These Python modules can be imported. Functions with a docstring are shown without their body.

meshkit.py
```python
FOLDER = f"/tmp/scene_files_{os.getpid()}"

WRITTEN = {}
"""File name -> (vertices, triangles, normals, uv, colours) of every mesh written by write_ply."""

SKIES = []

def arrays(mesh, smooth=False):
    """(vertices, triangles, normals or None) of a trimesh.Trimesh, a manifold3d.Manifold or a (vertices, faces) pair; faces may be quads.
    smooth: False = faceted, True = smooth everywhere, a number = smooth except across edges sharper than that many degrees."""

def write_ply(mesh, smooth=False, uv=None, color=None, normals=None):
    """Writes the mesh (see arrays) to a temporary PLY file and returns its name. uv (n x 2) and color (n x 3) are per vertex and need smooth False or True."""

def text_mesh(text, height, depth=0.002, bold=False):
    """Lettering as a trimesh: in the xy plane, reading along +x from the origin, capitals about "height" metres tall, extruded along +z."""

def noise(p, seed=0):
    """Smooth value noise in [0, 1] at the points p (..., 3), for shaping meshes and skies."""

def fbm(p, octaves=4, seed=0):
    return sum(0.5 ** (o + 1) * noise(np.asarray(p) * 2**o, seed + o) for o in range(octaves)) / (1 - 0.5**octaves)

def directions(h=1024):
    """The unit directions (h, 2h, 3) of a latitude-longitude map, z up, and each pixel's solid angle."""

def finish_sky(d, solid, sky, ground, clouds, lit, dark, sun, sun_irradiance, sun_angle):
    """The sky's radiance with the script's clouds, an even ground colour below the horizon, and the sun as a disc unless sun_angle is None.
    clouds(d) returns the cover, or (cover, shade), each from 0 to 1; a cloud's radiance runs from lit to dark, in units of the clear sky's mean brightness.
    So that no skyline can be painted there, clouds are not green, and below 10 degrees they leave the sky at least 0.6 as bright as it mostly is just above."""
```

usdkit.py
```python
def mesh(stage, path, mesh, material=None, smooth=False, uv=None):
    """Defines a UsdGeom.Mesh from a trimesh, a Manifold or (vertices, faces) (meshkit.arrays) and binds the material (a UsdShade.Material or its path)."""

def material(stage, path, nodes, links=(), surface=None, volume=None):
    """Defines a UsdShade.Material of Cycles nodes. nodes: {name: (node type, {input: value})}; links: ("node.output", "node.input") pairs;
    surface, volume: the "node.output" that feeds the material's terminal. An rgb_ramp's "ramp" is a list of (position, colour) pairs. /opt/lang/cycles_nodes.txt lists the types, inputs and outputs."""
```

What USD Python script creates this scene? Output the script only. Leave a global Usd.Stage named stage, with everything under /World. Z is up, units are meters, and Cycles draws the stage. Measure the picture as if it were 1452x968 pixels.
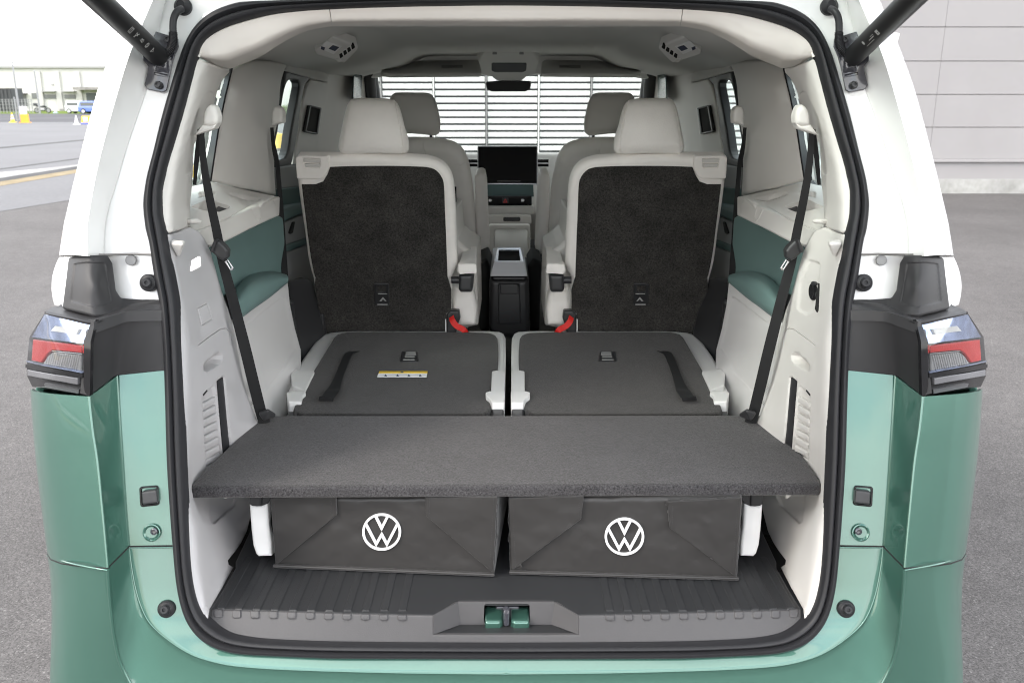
import math, random
import numpy as np
import trimesh, manifold3d as m3, shapely
from shapely.geometry import Polygon, LineString, Point, box as sbox
from shapely import affinity
from scipy.spatial import Delaunay
from scipy.interpolate import RBFInterpolator, PchipInterpolator
from pxr import Usd, UsdGeom, UsdLux, UsdShade, Gf, Sdf
import usdkit, meshkit

random.seed(7); rng = np.random.default_rng(7)
stage = Usd.Stage.CreateInMemory()
UsdGeom.SetStageUpAxis(stage, UsdGeom.Tokens.z); UsdGeom.SetStageMetersPerUnit(stage, 1.0)
UsdGeom.Xform.Define(stage, '/World'); UsdGeom.Scope.Define(stage, '/World/Looks')

# ---------------------------------------------------------------- camera, sky, sun
F, CX, CY, TH = 1237.0, 726.0, 484.0, math.radians(15.45)      # the lens in the photograph's own pixels (1452 x 968)
CAM = np.array([0.011, 0.0, 1.62])
cam = UsdGeom.Camera.Define(stage, '/World/camera')
cam.AddTranslateOp().Set(Gf.Vec3d(*CAM)); cam.AddRotateXOp().Set(90 - math.degrees(TH))
cam.CreateHorizontalApertureAttr(36.0); cam.CreateVerticalApertureAttr(24.0)
cam.CreateFocalLengthAttr(36.0 * F / 1452); cam.CreateClippingRangeAttr(Gf.Vec2f(0.05, 3000))
cam.CreateFStopAttr(8.0); cam.CreateFocusDistanceAttr(2.1)
cam.CreateExposureAttr(2.45)

SUN = np.array([-0.62, -0.40, 0.68]); SUN /= np.linalg.norm(SUN)
SUN_EL, SUN_ROT = math.asin(SUN[2]), math.atan2(SUN[0], SUN[1])
sky = usdkit.material(stage, '/World/Looks/sky', {
    's': ('sky_texture', dict(sky_type='single_scattering', sun_disc=False, sun_elevation=SUN_EL, sun_rotation=SUN_ROT, altitude=50, air_density=1.0, aerosol_density=2.0)),
    'tc': ('texture_coordinate', {}), 'mp': ('mapping', dict(scale=(1, 1, 2.2))),
    'n': ('noise_texture', dict(scale=2.0, detail=7, roughness=0.58)),
    'r': ('rgb_ramp', dict(ramp=[(0.36, (0.12,)*3), (0.56, (1, 1, 1))])),
    'mx': ('mix_color', dict(blend_type='mix', b=(7.2, 7.1, 7.0), use_clamp=False)),
    'bg': ('background_shader', dict(strength=0.12))},
    [('tc.generated', 'mp.vector'), ('mp.vector', 'n.vector'), ('n.fac', 'r.fac'), ('r.color', 'mx.fac'), ('s.color', 'mx.a'), ('mx.result', 'bg.color')], surface='bg.background')
dome = UsdLux.DomeLight.Define(stage, '/World/sky'); UsdShade.MaterialBindingAPI.Apply(dome.GetPrim()).Bind(sky)
dome.GetPrim().SetCustomDataByKey('kind', 'structure')
sun = UsdLux.DistantLight.Define(stage, '/World/sun')
sun.CreateIntensityAttr(0.14); sun.CreateAngleAttr(16.0); sun.CreateColorAttr(Gf.Vec3f(1.0, 0.94, 0.86)); sun.GetPrim().CreateAttribute('inputs:normalize', Sdf.ValueTypeNames.Bool).Set(True)
_z = Gf.Rotation(Gf.Vec3d(0, 0, 1), Gf.Vec3d(*SUN)); sun.AddTransformOp().Set(Gf.Matrix4d().SetRotate(_z))

# ---------------------------------------------------------------- materials
M = {}
def mat(name, col, rough=0.5, noise=None, bump=None, **kw):
    """noise=(scale, amount): colour grain; bump=(scale, distance): fine relief; both in object space."""
    nodes = {'p': ('principled_bsdf', dict(base_color=col, roughness=rough, **kw))}; links = []
    if noise or bump:
        nodes['tc'] = ('texture_coordinate', {})
    if noise:
        nodes['n'] = ('noise_texture', dict(scale=noise[0], detail=noise[2] if len(noise) > 2 else 4, roughness=0.65))
        a = noise[1]; c = np.array(col)
        nodes['r'] = ('rgb_ramp', dict(ramp=[(0.25, tuple(c * (1 - a))), (0.75, tuple(np.minimum(c * (1 + a), 1)))]))
        links += [('tc.object', 'n.vector'), ('n.fac', 'r.fac'), ('r.color', 'p.base_color')]
    if bump:
        nodes['bn'] = ('noise_texture', dict(scale=bump[0], detail=3, roughness=0.6)); nodes['b'] = ('bump', dict(strength=bump[2] if len(bump) > 2 else 0.5, distance=bump[1]))
        links += [('tc.object', 'bn.vector'), ('bn.fac', 'b.height'), ('b.normal', 'p.normal')]
    M[name] = usdkit.material(stage, '/World/Looks/' + name, nodes, links, surface='p.BSDF'); return M[name]

def fabric(name, c0, c1, s1=260, s2=26, rough=0.95, bs=420, bd=0.002, big=0.25, sheen=0.3):
    """Felt and carpet: two speckled tones, cloudy pile direction, fuzzy relief."""
    nodes = {'tc': ('texture_coordinate', {}),
        'n1': ('noise_texture', dict(scale=s1, detail=3, roughness=0.8)), 'n2': ('noise_texture', dict(scale=s2, detail=5, roughness=0.65)),
        'r': ('rgb_ramp', dict(ramp=[(0.32, c0), (0.68, c1)])), 'r2': ('rgb_ramp', dict(ramp=[(0.3, (1 - big,) * 3), (0.72, (1 + big,) * 3)])),
        'mu': ('mix_color', dict(blend_type='multiply', fac=1.0, use_clamp=False)),
        'bn': ('noise_texture', dict(scale=bs, detail=2, roughness=0.7)), 'b': ('bump', dict(strength=0.7, distance=bd)),
        'p': ('principled_bsdf', dict(roughness=rough, specular_ior_level=0.15, sheen_weight=sheen, sheen_roughness=0.5, sheen_tint=(0.6, 0.58, 0.56)))}
    links = [('tc.object', 'n1.vector'), ('tc.object', 'n2.vector'), ('tc.object', 'bn.vector'), ('n1.fac', 'r.fac'), ('n2.fac', 'r2.fac'), ('r.color', 'mu.a'), ('r2.color', 'mu.b'), ('mu.result', 'p.base_color'), ('bn.fac', 'b.height'), ('b.normal', 'p.normal')]
    M[name] = usdkit.material(stage, '/World/Looks/' + name, nodes, links, surface='p.BSDF')

def pane(name, tint, gloss=(1, 1, 1)):
    M[name] = usdkit.material(stage, '/World/Looks/' + name, {
        't': ('transparent_bsdf', dict(color=tint)), 'g': ('glossy_bsdf', dict(color=gloss, roughness=0.01)), 'f': ('fresnel', dict(IOR=1.45)), 'g0': ('geometry', {}), 'k': ('math', dict(math_type='subtract', value1=1.0)), 'k2': ('math', dict(math_type='multiply')), 'm': ('mix_closure', {})},
        [('g0.backfacing', 'k.value2'), ('k.value', 'k2.value1'), ('f.fac', 'k2.value2'), ('k2.value', 'm.fac'), ('t.BSDF', 'm.closure1'), ('g.BSDF', 'm.closure2')], surface='m.closure')

mat('white_paint', (0.66, 0.66, 0.648), 0.28, coat_weight=1.0, coat_roughness=0.03)
# metallic green paint: fine flake sparkle in the base, clear coat on top
M['green_paint'] = usdkit.material(stage, '/World/Looks/green_paint', {
    'tc': ('texture_coordinate', {}), 'v': ('voronoi_texture', dict(scale=1800)),
    'r': ('rgb_ramp', dict(ramp=[(0.0, (0.038, 0.104, 0.080)), (1.0, (0.056, 0.136, 0.106))])),
    'p': ('principled_bsdf', dict(metallic=0.78, roughness=0.36, coat_weight=1.0, coat_roughness=0.015, coat_ior=1.6))},
    [('tc.object', 'v.vector'), ('v.distance', 'r.fac'), ('r.color', 'p.base_color')], surface='p.BSDF')
mat('black_plastic', (0.020, 0.020, 0.021), 0.42, bump=(900, 0.0006, 0.35))
mat('cover_plastic', (0.016, 0.0156, 0.0164), 0.5, noise=(7, 0.12), bump=(1100, 0.0006, 0.4), specular_ior_level=0.4)
mat('dark_plastic', (0.018, 0.018, 0.019), 0.45)
mat('gloss_black', (0.006, 0.006, 0.0065), 0.12, specular_ior_level=0.22)
mat('gap_black', (0.006, 0.006, 0.006), 0.9)
mat('rubber', (0.013, 0.013, 0.0145), 0.45, bump=(500, 0.0005, 0.25), specular_ior_level=0.3)
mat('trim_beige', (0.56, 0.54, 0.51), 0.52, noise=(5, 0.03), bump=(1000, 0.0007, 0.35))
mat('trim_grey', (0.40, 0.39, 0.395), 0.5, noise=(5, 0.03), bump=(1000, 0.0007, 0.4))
mat('header_beige', (0.66, 0.625, 0.58), 0.5, noise=(5, 0.03), bump=(1000, 0.0007, 0.35))
mat('panel_light', (0.60, 0.585, 0.575), 0.5, noise=(5, 0.03), bump=(1000, 0.0007, 0.35))
mat('trim_white', (0.72, 0.71, 0.69), 0.45)
mat('headliner', (0.66, 0.655, 0.63), 0.95, noise=(300, 0.06), bump=(700, 0.0008, 0.5))
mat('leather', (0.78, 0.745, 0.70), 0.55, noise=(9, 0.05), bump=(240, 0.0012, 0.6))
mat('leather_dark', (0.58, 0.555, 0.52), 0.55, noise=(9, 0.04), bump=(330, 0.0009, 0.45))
mat('teal_trim', (0.116, 0.184, 0.175), 0.55, noise=(6, 0.05), bump=(420, 0.0009, 0.5))
mat('teal_dark', (0.045, 0.085, 0.082), 0.55)
mat('teal_gloss', (0.020, 0.045, 0.043), 0.15)
mat('door_grey', (0.20, 0.20, 0.20), 0.6)
mat('sill_plastic', (0.046, 0.0445, 0.046), 0.55, noise=(420, 0.10), bump=(900, 0.0009, 0.5))
mat('floor_plastic', (0.012, 0.0124, 0.0135), 0.5, noise=(420, 0.10), bump=(900, 0.0009, 0.5))
fabric('carpet', (0.010, 0.0098, 0.0095), (0.056, 0.052, 0.047), s1=190, s2=13, big=0.35)
fabric('carpet_fold', (0.003, 0.003, 0.0028), (0.038, 0.036, 0.034), s1=150, s2=13, big=0.30)
fabric('shelf_felt', (0.005, 0.005, 0.0055), (0.070, 0.067, 0.070), s1=290, s2=8, big=0.14, bs=320)
mat('box_cloth', (0.0105, 0.0094, 0.0088), 0.5, noise=(4, 0.12), bump=(800, 0.0006, 0.35), sheen_weight=0.15)
mat('stitch', (0.028, 0.027, 0.027), 0.8)
mat('webbing', (0.006, 0.006, 0.0065), 0.8, bump=(900, 0.0006, 0.5))
mat('print_white', (0.85, 0.85, 0.85), 0.6)
mat('emblem_print', (0.62, 0.62, 0.62), 0.7, noise=(600, 0.10))
mat('print_grey', (0.30, 0.30, 0.29), 0.6)
mat('print_dark', (0.05, 0.06, 0.10), 0.6)
mat('sticker_yellow', (0.75, 0.50, 0.04), 0.5)
mat('silver', (0.62, 0.63, 0.66), 0.28, metallic=1.0)
mat('chrome', (0.75, 0.75, 0.76), 0.15, metallic=1.0)
mat('steel_black', (0.03, 0.03, 0.036), 0.22, noise=(25, 0.3), coat_weight=0.6)
mat('strut_black', (0.007, 0.007, 0.0075), 0.42, specular_ior_level=0.25)
mat('red_strap', (0.65, 0.02, 0.015), 0.6)
mat('lamp_red', (0.20, 0.006, 0.006), 0.3, bump=(260, 0.0015, 0.4), specular_ior_level=0.25)
mat('lamp_grey', (0.11, 0.11, 0.11), 0.3, coat_weight=0.5)
mat('lamp_bar', (0.085, 0.085, 0.09), 0.35, bump=(240, 0.001, 0.4))
mat('lamp_mirror', (0.34, 0.40, 0.56), 0.10, metallic=0.9, noise=(22, 0.45))
mat('lamp_dark', (0.035, 0.035, 0.037), 0.3)
mat('shroud_silver', (0.74, 0.75, 0.78), 0.42, metallic=0.75)
mat('screen_glass', (0.004, 0.004, 0.005), 0.06)
mat('mirror_glass', (0.016, 0.019, 0.019), 0.35, specular_ior_level=0.2)
mat('tyre', (0.02, 0.02, 0.02), 0.8)
M['lamp_lit'] = usdkit.material(stage, '/World/Looks/lamp_lit', {'p': ('principled_bsdf', dict(base_color=(0.9, 0.9, 0.88), roughness=0.4, emission_color=(1, 0.98, 0.95), emission_strength=0.55))}, [], surface='p.BSDF')
pane('window_pane', (0.95, 0.98, 0.965)); pane('privacy_pane', (0.84, 0.90, 0.89)); pane('lens_clear', (0.97, 0.975, 0.98))

# ---------------------------------------------------------------- projecting, meshing
_f = np.array([0, math.cos(TH), -math.sin(TH)]); _r = np.array([1.0, 0, 0]); _u = np.cross(_r, _f)
def ray(px, py):
    px = np.asarray(px, float); py = np.asarray(py, float)
    return _f + ((px - CX) / F)[..., None] * _r - ((py - CY) / F)[..., None] * _u
def atY(px, py, Y): d = ray(px, py); return CAM + d * (np.asarray(Y) / d[..., 1])[..., None]
def atX(px, py, X): d = ray(px, py); return CAM + d * ((np.asarray(X) - CAM[0]) / d[..., 0])[..., None]
def atZ(px, py, Z): d = ray(px, py); return CAM + d * ((np.asarray(Z) - CAM[2]) / d[..., 2])[..., None]
def rear(px, py, dy=0.0):
    """On the van's sloping tail plane Y = 1.305 + 0.25 z, moved dy forward."""
    d = ray(px, py); t = (1.305 + np.asarray(dy) + 0.25 * CAM[2]) / (d[..., 1] - 0.25 * d[..., 2]); return CAM + d * t[..., None]

class Surf:
    """A surface as a function of the sight line; closer() is the same surface a few mm proud of it."""
    def __init__(self, fn): self.fn = fn
    def __call__(self, px, py): return self.fn(np.asarray(px, float), np.asarray(py, float))
    def closer(self, off):
        def g(px, py):
            P = self.fn(px, py); d = P - CAM; return P - d * (off / np.linalg.norm(d, axis=-1))[..., None]
        return Surf(g)
def SY(Y): return Surf(lambda x, y: atY(x, y, Y))
def SX(X): return Surf(lambda x, y: atX(x, y, X))
def SZ(Z): return Surf(lambda x, y: atZ(x, y, Z))
def SP(p, n):
    p, n = np.asarray(p, float), np.asarray(n, float)
    def g(x, y):
        d = ray(x, y); return CAM + d * (((p - CAM) @ n) / (d @ n))[..., None]
    return Surf(g)
def _rbf(c):
    c = np.asarray(c, float)
    k = RBFInterpolator(c[:, :2] / 100, c[:, 2], kernel='thin_plate_spline' if len(c) > 3 else 'linear', degree=1 if len(c) >= 3 else 0)
    return lambda x, y: k(np.stack([x.ravel(), y.ravel()], 1) / 100).reshape(x.shape)
def SR(ctrl):
    c = np.asarray(ctrl, float).copy(); c[:, 2] = 1 / c[:, 2]; k = _rbf(c)
    return Surf(lambda x, y: atY(x, y, 1 / np.clip(k(x, y), 0.05, 2)))
def SCV(*curves):
    """Tail-plane offset from upright curves [(px, py, dy), ...], left to right, blended smoothly (and monotonically) across."""
    cs = [np.asarray(sorted(c, key=lambda q: q[1]), float) for c in curves]
    def g(x, y):
        X = np.stack([np.interp(y, c[:, 1], c[:, 0]) for c in cs]); D = np.stack([np.interp(y, c[:, 1], c[:, 2]) for c in cs])
        X = np.maximum.accumulate(X + np.arange(len(cs))[:, None] * 1e-3, axis=0); h = np.maximum(np.diff(X, axis=0), 1e-3); s = np.diff(D, axis=0) / h
        m = np.zeros_like(D); m[0], m[-1] = s[0], s[-1]
        for k in range(1, len(cs) - 1):
            same = s[k - 1] * s[k] > 0; w1, w2 = 2 * h[k] + h[k - 1], h[k] + 2 * h[k - 1]
            m[k] = np.where(same, (w1 + w2) / (w1 / np.where(same, s[k - 1], 1) + w2 / np.where(same, s[k], 1)), 0)
        k = np.clip((x[None] >= X).sum(0) - 1, 0, len(cs) - 2); i = np.arange(len(x)); H = h[k, i]; u = np.clip((x - X[k, i]) / H, -.3, 1.3)
        lin = (u < 0) | (u > 1); uu = np.clip(u, 0, 1)
        v = (2 * uu**3 - 3 * uu**2 + 1) * D[k, i] + (uu**3 - 2 * uu**2 + uu) * H * m[k, i] + (-2 * uu**3 + 3 * uu**2) * D[k + 1, i] + (uu**3 - uu**2) * H * m[k + 1, i]
        v = v + np.where(u < 0, u * H * m[k, i], 0) + np.where(u > 1, (u - 1) * H * m[k + 1, i], 0)
        return rear(x, y, v)
    return Surf(g)
def SRD(ctrl): k = _rbf(ctrl); return Surf(lambda x, y: rear(x, y, k(x, y)))
def SRX(ctrl): k = _rbf(ctrl); return Surf(lambda x, y: atX(x, y, k(x, y)))
def SPT(pts):
    """Plane through three or more sight points (px, py, Y)."""
    P = np.array([atY(*q) for q in pts]); c = P.mean(0); n = np.linalg.svd(P - c)[2][2]; return SP(c, n)

def rnd(poly, r):
    p = poly if hasattr(poly, 'buffer') else Polygon(poly)
    p = p.buffer(0)
    while True:                                   # a thin outline takes a smaller radius
        q = p.buffer(-r, quad_segs=6).buffer(2 * r, quad_segs=6).buffer(-r, quad_segs=6)
        if q.geom_type == 'Polygon' and q.area > .93 * p.area or r < .05: break
        r *= .6
    return q if q.geom_type == 'Polygon' else max(q.geoms, key=lambda g: g.area)
def curve(pts, n=None, step=4.0):
    """Smooth curve through the points, evenly resampled."""
    p = np.asarray(pts, float); t = np.r_[0, np.cumsum(np.linalg.norm(np.diff(p[:, :3 if p.shape[1] == 3 and False else 2], axis=0), axis=1))]
    f = PchipInterpolator(t, p); tt = np.linspace(0, t[-1], 400); q = f(tt)
    s = np.r_[0, np.cumsum(np.linalg.norm(np.diff(q[:, :2], axis=0), axis=1))]
    n = n or max(3, int(s[-1] / step)); return f(np.interp(np.linspace(0, s[-1], n), s, tt))
def curve3(pts, n):
    p = np.asarray(pts, float)
    if len(p) == 2: return p[0] + np.linspace(0, 1, n)[:, None] * (p[1] - p[0])
    t = np.r_[0, np.cumsum(np.linalg.norm(np.diff(p, axis=0), axis=1))]; return PchipInterpolator(t, p)(np.linspace(0, t[-1], n))
def dens(ring, sp):
    c = np.asarray(ring.coords); out = []
    for a, b in zip(c[:-1], c[1:]):
        k = max(1, int(np.ceil(np.linalg.norm(b - a) / sp))); out += [a + (b - a) * i / k for i in range(k)]
    return out
def rings_of(g):
    for q in getattr(g, 'geoms', [g]):
        if q.geom_type == 'Polygon' and not q.is_empty:
            yield q.exterior; yield from q.interiors
def tri2d(poly, sp, ring_d=(), extra=()):
    pts = [];
    sb = float(np.clip(max(ring_d) * .33, .9, sp)) if len(ring_d) else sp
    for r in rings_of(poly): pts += dens(r, sb)
    for d in ring_d:
        for r in rings_of(poly.buffer(-d, join_style=2)): pts += dens(r, sb)
    for g, w in extra:
        for r in rings_of(g): pts += dens(r, float(np.clip(w * .9, .8, sp)))
    x0, y0, x1, y1 = poly.bounds; inner = poly.buffer(-(max(ring_d) if len(ring_d) else 0) - 0.55 * sp)
    gx, gy = np.meshgrid(np.arange(x0, x1, sp), np.arange(y0, y1, sp * 0.87)); gx = gx + (np.arange(len(gx)) % 2)[:, None] * sp / 2
    g = np.stack([gx.ravel(), gy.ravel()], 1)
    if len(g) and not inner.is_empty: pts += list(g[shapely.contains_xy(inner, g[:, 0], g[:, 1])])
    p = np.unique(np.round(np.array(pts), 3), axis=0); eps = poly.buffer(1e-3)
    p = p[shapely.contains_xy(eps, p[:, 0], p[:, 1])]
    t = Delaunay(p).simplices; c = p[t].mean(1); a, b = p[t[:, 1]] - p[t[:, 0]], p[t[:, 2]] - p[t[:, 0]]
    ok = shapely.contains_xy(poly, c[:, 0], c[:, 1]) & (np.abs(a[:, 0] * b[:, 1] - a[:, 1] * b[:, 0]) > 1e-4 * sp)
    return p, t[ok]
def border(f):
    e = np.vstack([f[:, [0, 1]], f[:, [1, 2]], f[:, [2, 0]]]); key = np.sort(e, 1)
    u, inv, cnt = np.unique(key, axis=0, return_inverse=True, return_counts=True); return e[cnt[inv.ravel()] == 1]
def vnorm(v, f):
    n = np.zeros_like(v); fn = np.cross(v[f[:, 1]] - v[f[:, 0]], v[f[:, 2]] - v[f[:, 0]])
    for k in range(3): np.add.at(n, f[:, k], fn)
    return n / np.maximum(np.linalg.norm(n, axis=1, keepdims=True), 1e-12)
def solid(v, f, back):
    """Closes a sheet into a body; back: the other face's vertices."""
    e = border(f); n = len(v)
    w = np.vstack([np.c_[e[:, 1], e[:, 0], e[:, 0] + n], np.c_[e[:, 1], e[:, 0] + n, e[:, 1] + n]])
    return trimesh.Trimesh(np.vstack([v, back]), np.vstack([f, f[:, ::-1] + n, w]), process=False)
def sheet(poly, surf, thick=0.004, r=0.0, sp=10.0, emb=(), both=False, back=None):
    """A part drawn by its outline on a surface, thick metres deep, its rim rounded by r. emb: (outline, depth, slope width) pressed in (depth > 0) or raised."""
    if not hasattr(poly, 'exterior'): poly = Polygon(poly)
    if not poly.is_valid: poly = poly.buffer(0)
    if poly.geom_type == 'MultiPolygon': poly = max(poly.geoms, key=lambda g: g.area)
    rp = poly.representative_point(); mpp = np.linalg.norm(surf(np.array([rp.x]), np.array([rp.y]))[0] - CAM) / F
    rpx = r / mpp; extra = []
    for g, d, w in emb:
        for k in (0.0, 0.5, 1.0): extra.append((g.buffer(-w * k), w))
    p, t = tri2d(poly, sp, [rpx * k for k in (0.1, 0.35, 0.68, 1.0)] if r else (), extra)
    v = surf(p[:, 0], p[:, 1]); n = vnorm(v, t)
    if ((CAM - v) * n).sum() < 0: t = t[:, ::-1]; n = -n
    for g, d, w in emb:
        ins = shapely.contains_xy(g, p[:, 0], p[:, 1])
        if ins.any():
            dist = shapely.distance(shapely.points(p[ins]), g.boundary); s = np.clip(dist / max(w, 1e-6), 0, 1); s = s * s * (3 - 2 * s)
            v[ins] = v[ins] - n[ins] * (d * s)[:, None]
    nb = n if back is None else -np.asarray(back, float) / np.linalg.norm(back) * np.ones_like(n)
    if r:
        dist = shapely.distance(shapely.points(p), poly.boundary) * mpp; k = np.clip(dist, 0, r); drop = r - np.sqrt(np.maximum(r * r - (r - k) ** 2, 0))
    else: drop = np.zeros(len(p))
    front = v - n * drop[:, None]
    bk = v - nb * (thick - (drop if both else 0))[:, None] if both else v - nb * np.maximum(thick, drop + 1e-4)[:, None]
    return solid(front, t, bk)
def loft(curves, thick=0.003, toward=None):
    """Skin through curves of equal count, closed to a shell thick metres deep behind the side that faces 'toward' (the camera by default)."""
    V = np.array(curves); a, b, _ = V.shape; v = V.reshape(-1, 3); i = np.arange(a * b).reshape(a, b)
    q = np.stack([i[:-1, :-1], i[:-1, 1:], i[1:, 1:], i[1:, :-1]], -1).reshape(-1, 4); f = np.vstack([q[:, [0, 1, 2]], q[:, [0, 2, 3]]])
    n = vnorm(v, f); w = (CAM - v) if toward is None else np.asarray(toward, float) * np.ones_like(v)
    if (w * n).sum() < 0: f = f[:, ::-1]; n = -n
    return solid(v, f, v - n * thick)
def mir(m, shift=0.0):
    v = np.array(m.vertices) * [-1, 1, 1] + [shift, 0, 0]; return trimesh.Trimesh(v, np.array(m.faces)[:, ::-1], process=False)
def axis0(c, *ends):
    c = np.array(c); c[:, 0] = np.minimum(c[:, 0], 0)
    for e in ends: c[e, 0] = 0
    return c
def weld(m): m = m.copy(); m.merge_vertices(digits_vertex=5); return m
def mirp(pts): return [(2 * 717.5 - q[0], *q[1:]) for q in pts]
def cat(*ms): return trimesh.util.concatenate([x for m in ms for x in (m if isinstance(m, (list, tuple)) else [m])])
def tm(man): k = man.to_mesh(); return trimesh.Trimesh(k.vert_properties[:, :3], k.tri_verts, process=False)
def hull(*balls, seg=16):
    """Convex body round balls (x, y, z, radius)."""
    return tm(m3.Manifold.batch_hull([m3.Manifold.sphere(b[3], seg).translate(tuple(map(float, b[:3]))) for b in balls]))
def rbox(x0, x1, y0, y1, z0, z1, r=0.01, seg=12):
    return hull(*[(x, y, z, r) for x in (x0 + r, x1 - r) for y in (y0 + r, y1 - r) for z in (z0 + r, z1 - r)], seg=seg)
def box(x0, x1, y0, y1, z0, z1):
    m = trimesh.creation.box((x1 - x0, y1 - y0, z1 - z0)); m.apply_translation(((x0 + x1) / 2, (y0 + y1) / 2, (z0 + z1) / 2)); return m
def frames(p):
    t = np.gradient(p, axis=0); t /= np.linalg.norm(t, axis=1, keepdims=True); u = np.cross(t[0], [0.3, 0.2, 0.93]); u /= np.linalg.norm(u); us = [u]
    for k in range(1, len(p)):
        u = us[-1] - t[k] * (us[-1] @ t[k]); us.append(u / np.linalg.norm(u))
    us = np.array(us); return t, us, np.cross(t, us)
def tube(pts, rad, n=14, k=None):
    p = curve3(pts, k or max(2, 6 * (len(pts) - 1) + 1)) if k != 0 else np.asarray(pts, float)
    rad = np.interp(np.linspace(0, 1, len(p)), np.linspace(0, 1, np.size(rad)), np.ravel(rad)) if np.size(rad) > 1 else np.full(len(p), rad)
    t, u, w = frames(p); a = np.linspace(0, 2 * math.pi, n, endpoint=False)
    v = (p[:, None] + rad[:, None, None] * (np.cos(a)[None, :, None] * u[:, None] + np.sin(a)[None, :, None] * w[:, None])).reshape(-1, 3)
    f = []
    for i in range(len(p) - 1):
        for j in range(n):
            a0, a1, b0, b1 = i * n + j, i * n + (j + 1) % n, (i + 1) * n + j, (i + 1) * n + (j + 1) % n; f += [(a0, a1, b1), (a0, b1, b0)]
    m = len(v); v = np.vstack([v, p[0], p[-1]])
    for j in range(n): f += [(m, (j + 1) % n, j), (m + 1, m - n + j, m - n + (j + 1) % n)]
    return trimesh.Trimesh(v, np.array(f), process=False)
def strap(pts, width, thick=0.0016, wdir=(1, 0, 0), k=40):
    """A flat band along the points, its width along wdir."""
    p = curve3(pts, k); t = np.gradient(p, axis=0); t /= np.linalg.norm(t, axis=1, keepdims=True)
    w = np.asarray(wdir, float) - (t @ np.asarray(wdir, float))[:, None] * t; w /= np.linalg.norm(w, axis=1, keepdims=True); n = np.cross(t, w)
    wd = np.interp(np.linspace(0, 1, k), np.linspace(0, 1, np.size(width)), np.ravel(width))[:, None] / 2 if np.size(width) > 1 else width / 2
    c = [p - w * wd - n * thick / 2, p + w * wd - n * thick / 2, p + w * wd + n * thick / 2, p - w * wd + n * thick / 2]
    v = np.stack(c, 1).reshape(-1, 3); f = []
    for i in range(k - 1):
        for j in range(4):
            a0, a1, b0, b1 = i * 4 + j, i * 4 + (j + 1) % 4, (i + 1) * 4 + j, (i + 1) * 4 + (j + 1) % 4; f += [(a0, a1, b1), (a0, b1, b0)]
    e = 4 * (k - 1); f += [(0, 2, 1), (0, 3, 2), (e, e + 1, e + 2), (e, e + 2, e + 3)]
    return trimesh.Trimesh(v, np.array(f), process=False)
def lathe(prof, axis, at, seg=28):
    """prof: (radius, height along axis) pairs."""
    m = trimesh.creation.revolve(np.asarray(prof, float), sections=seg); m.apply_transform(trimesh.geometry.align_vectors([0, 0, 1], np.asarray(axis, float) / np.linalg.norm(axis))); m.apply_translation(at); return m
def ell(cx, cy, rx, ry=None, n=32):
    a = np.linspace(0, 2 * math.pi, n, endpoint=False); return Polygon(np.c_[cx + rx * np.cos(a), cy + (ry or rx) * np.sin(a)])
def line(pts, w): return LineString(pts).buffer(w / 2, quad_segs=4)

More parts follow.
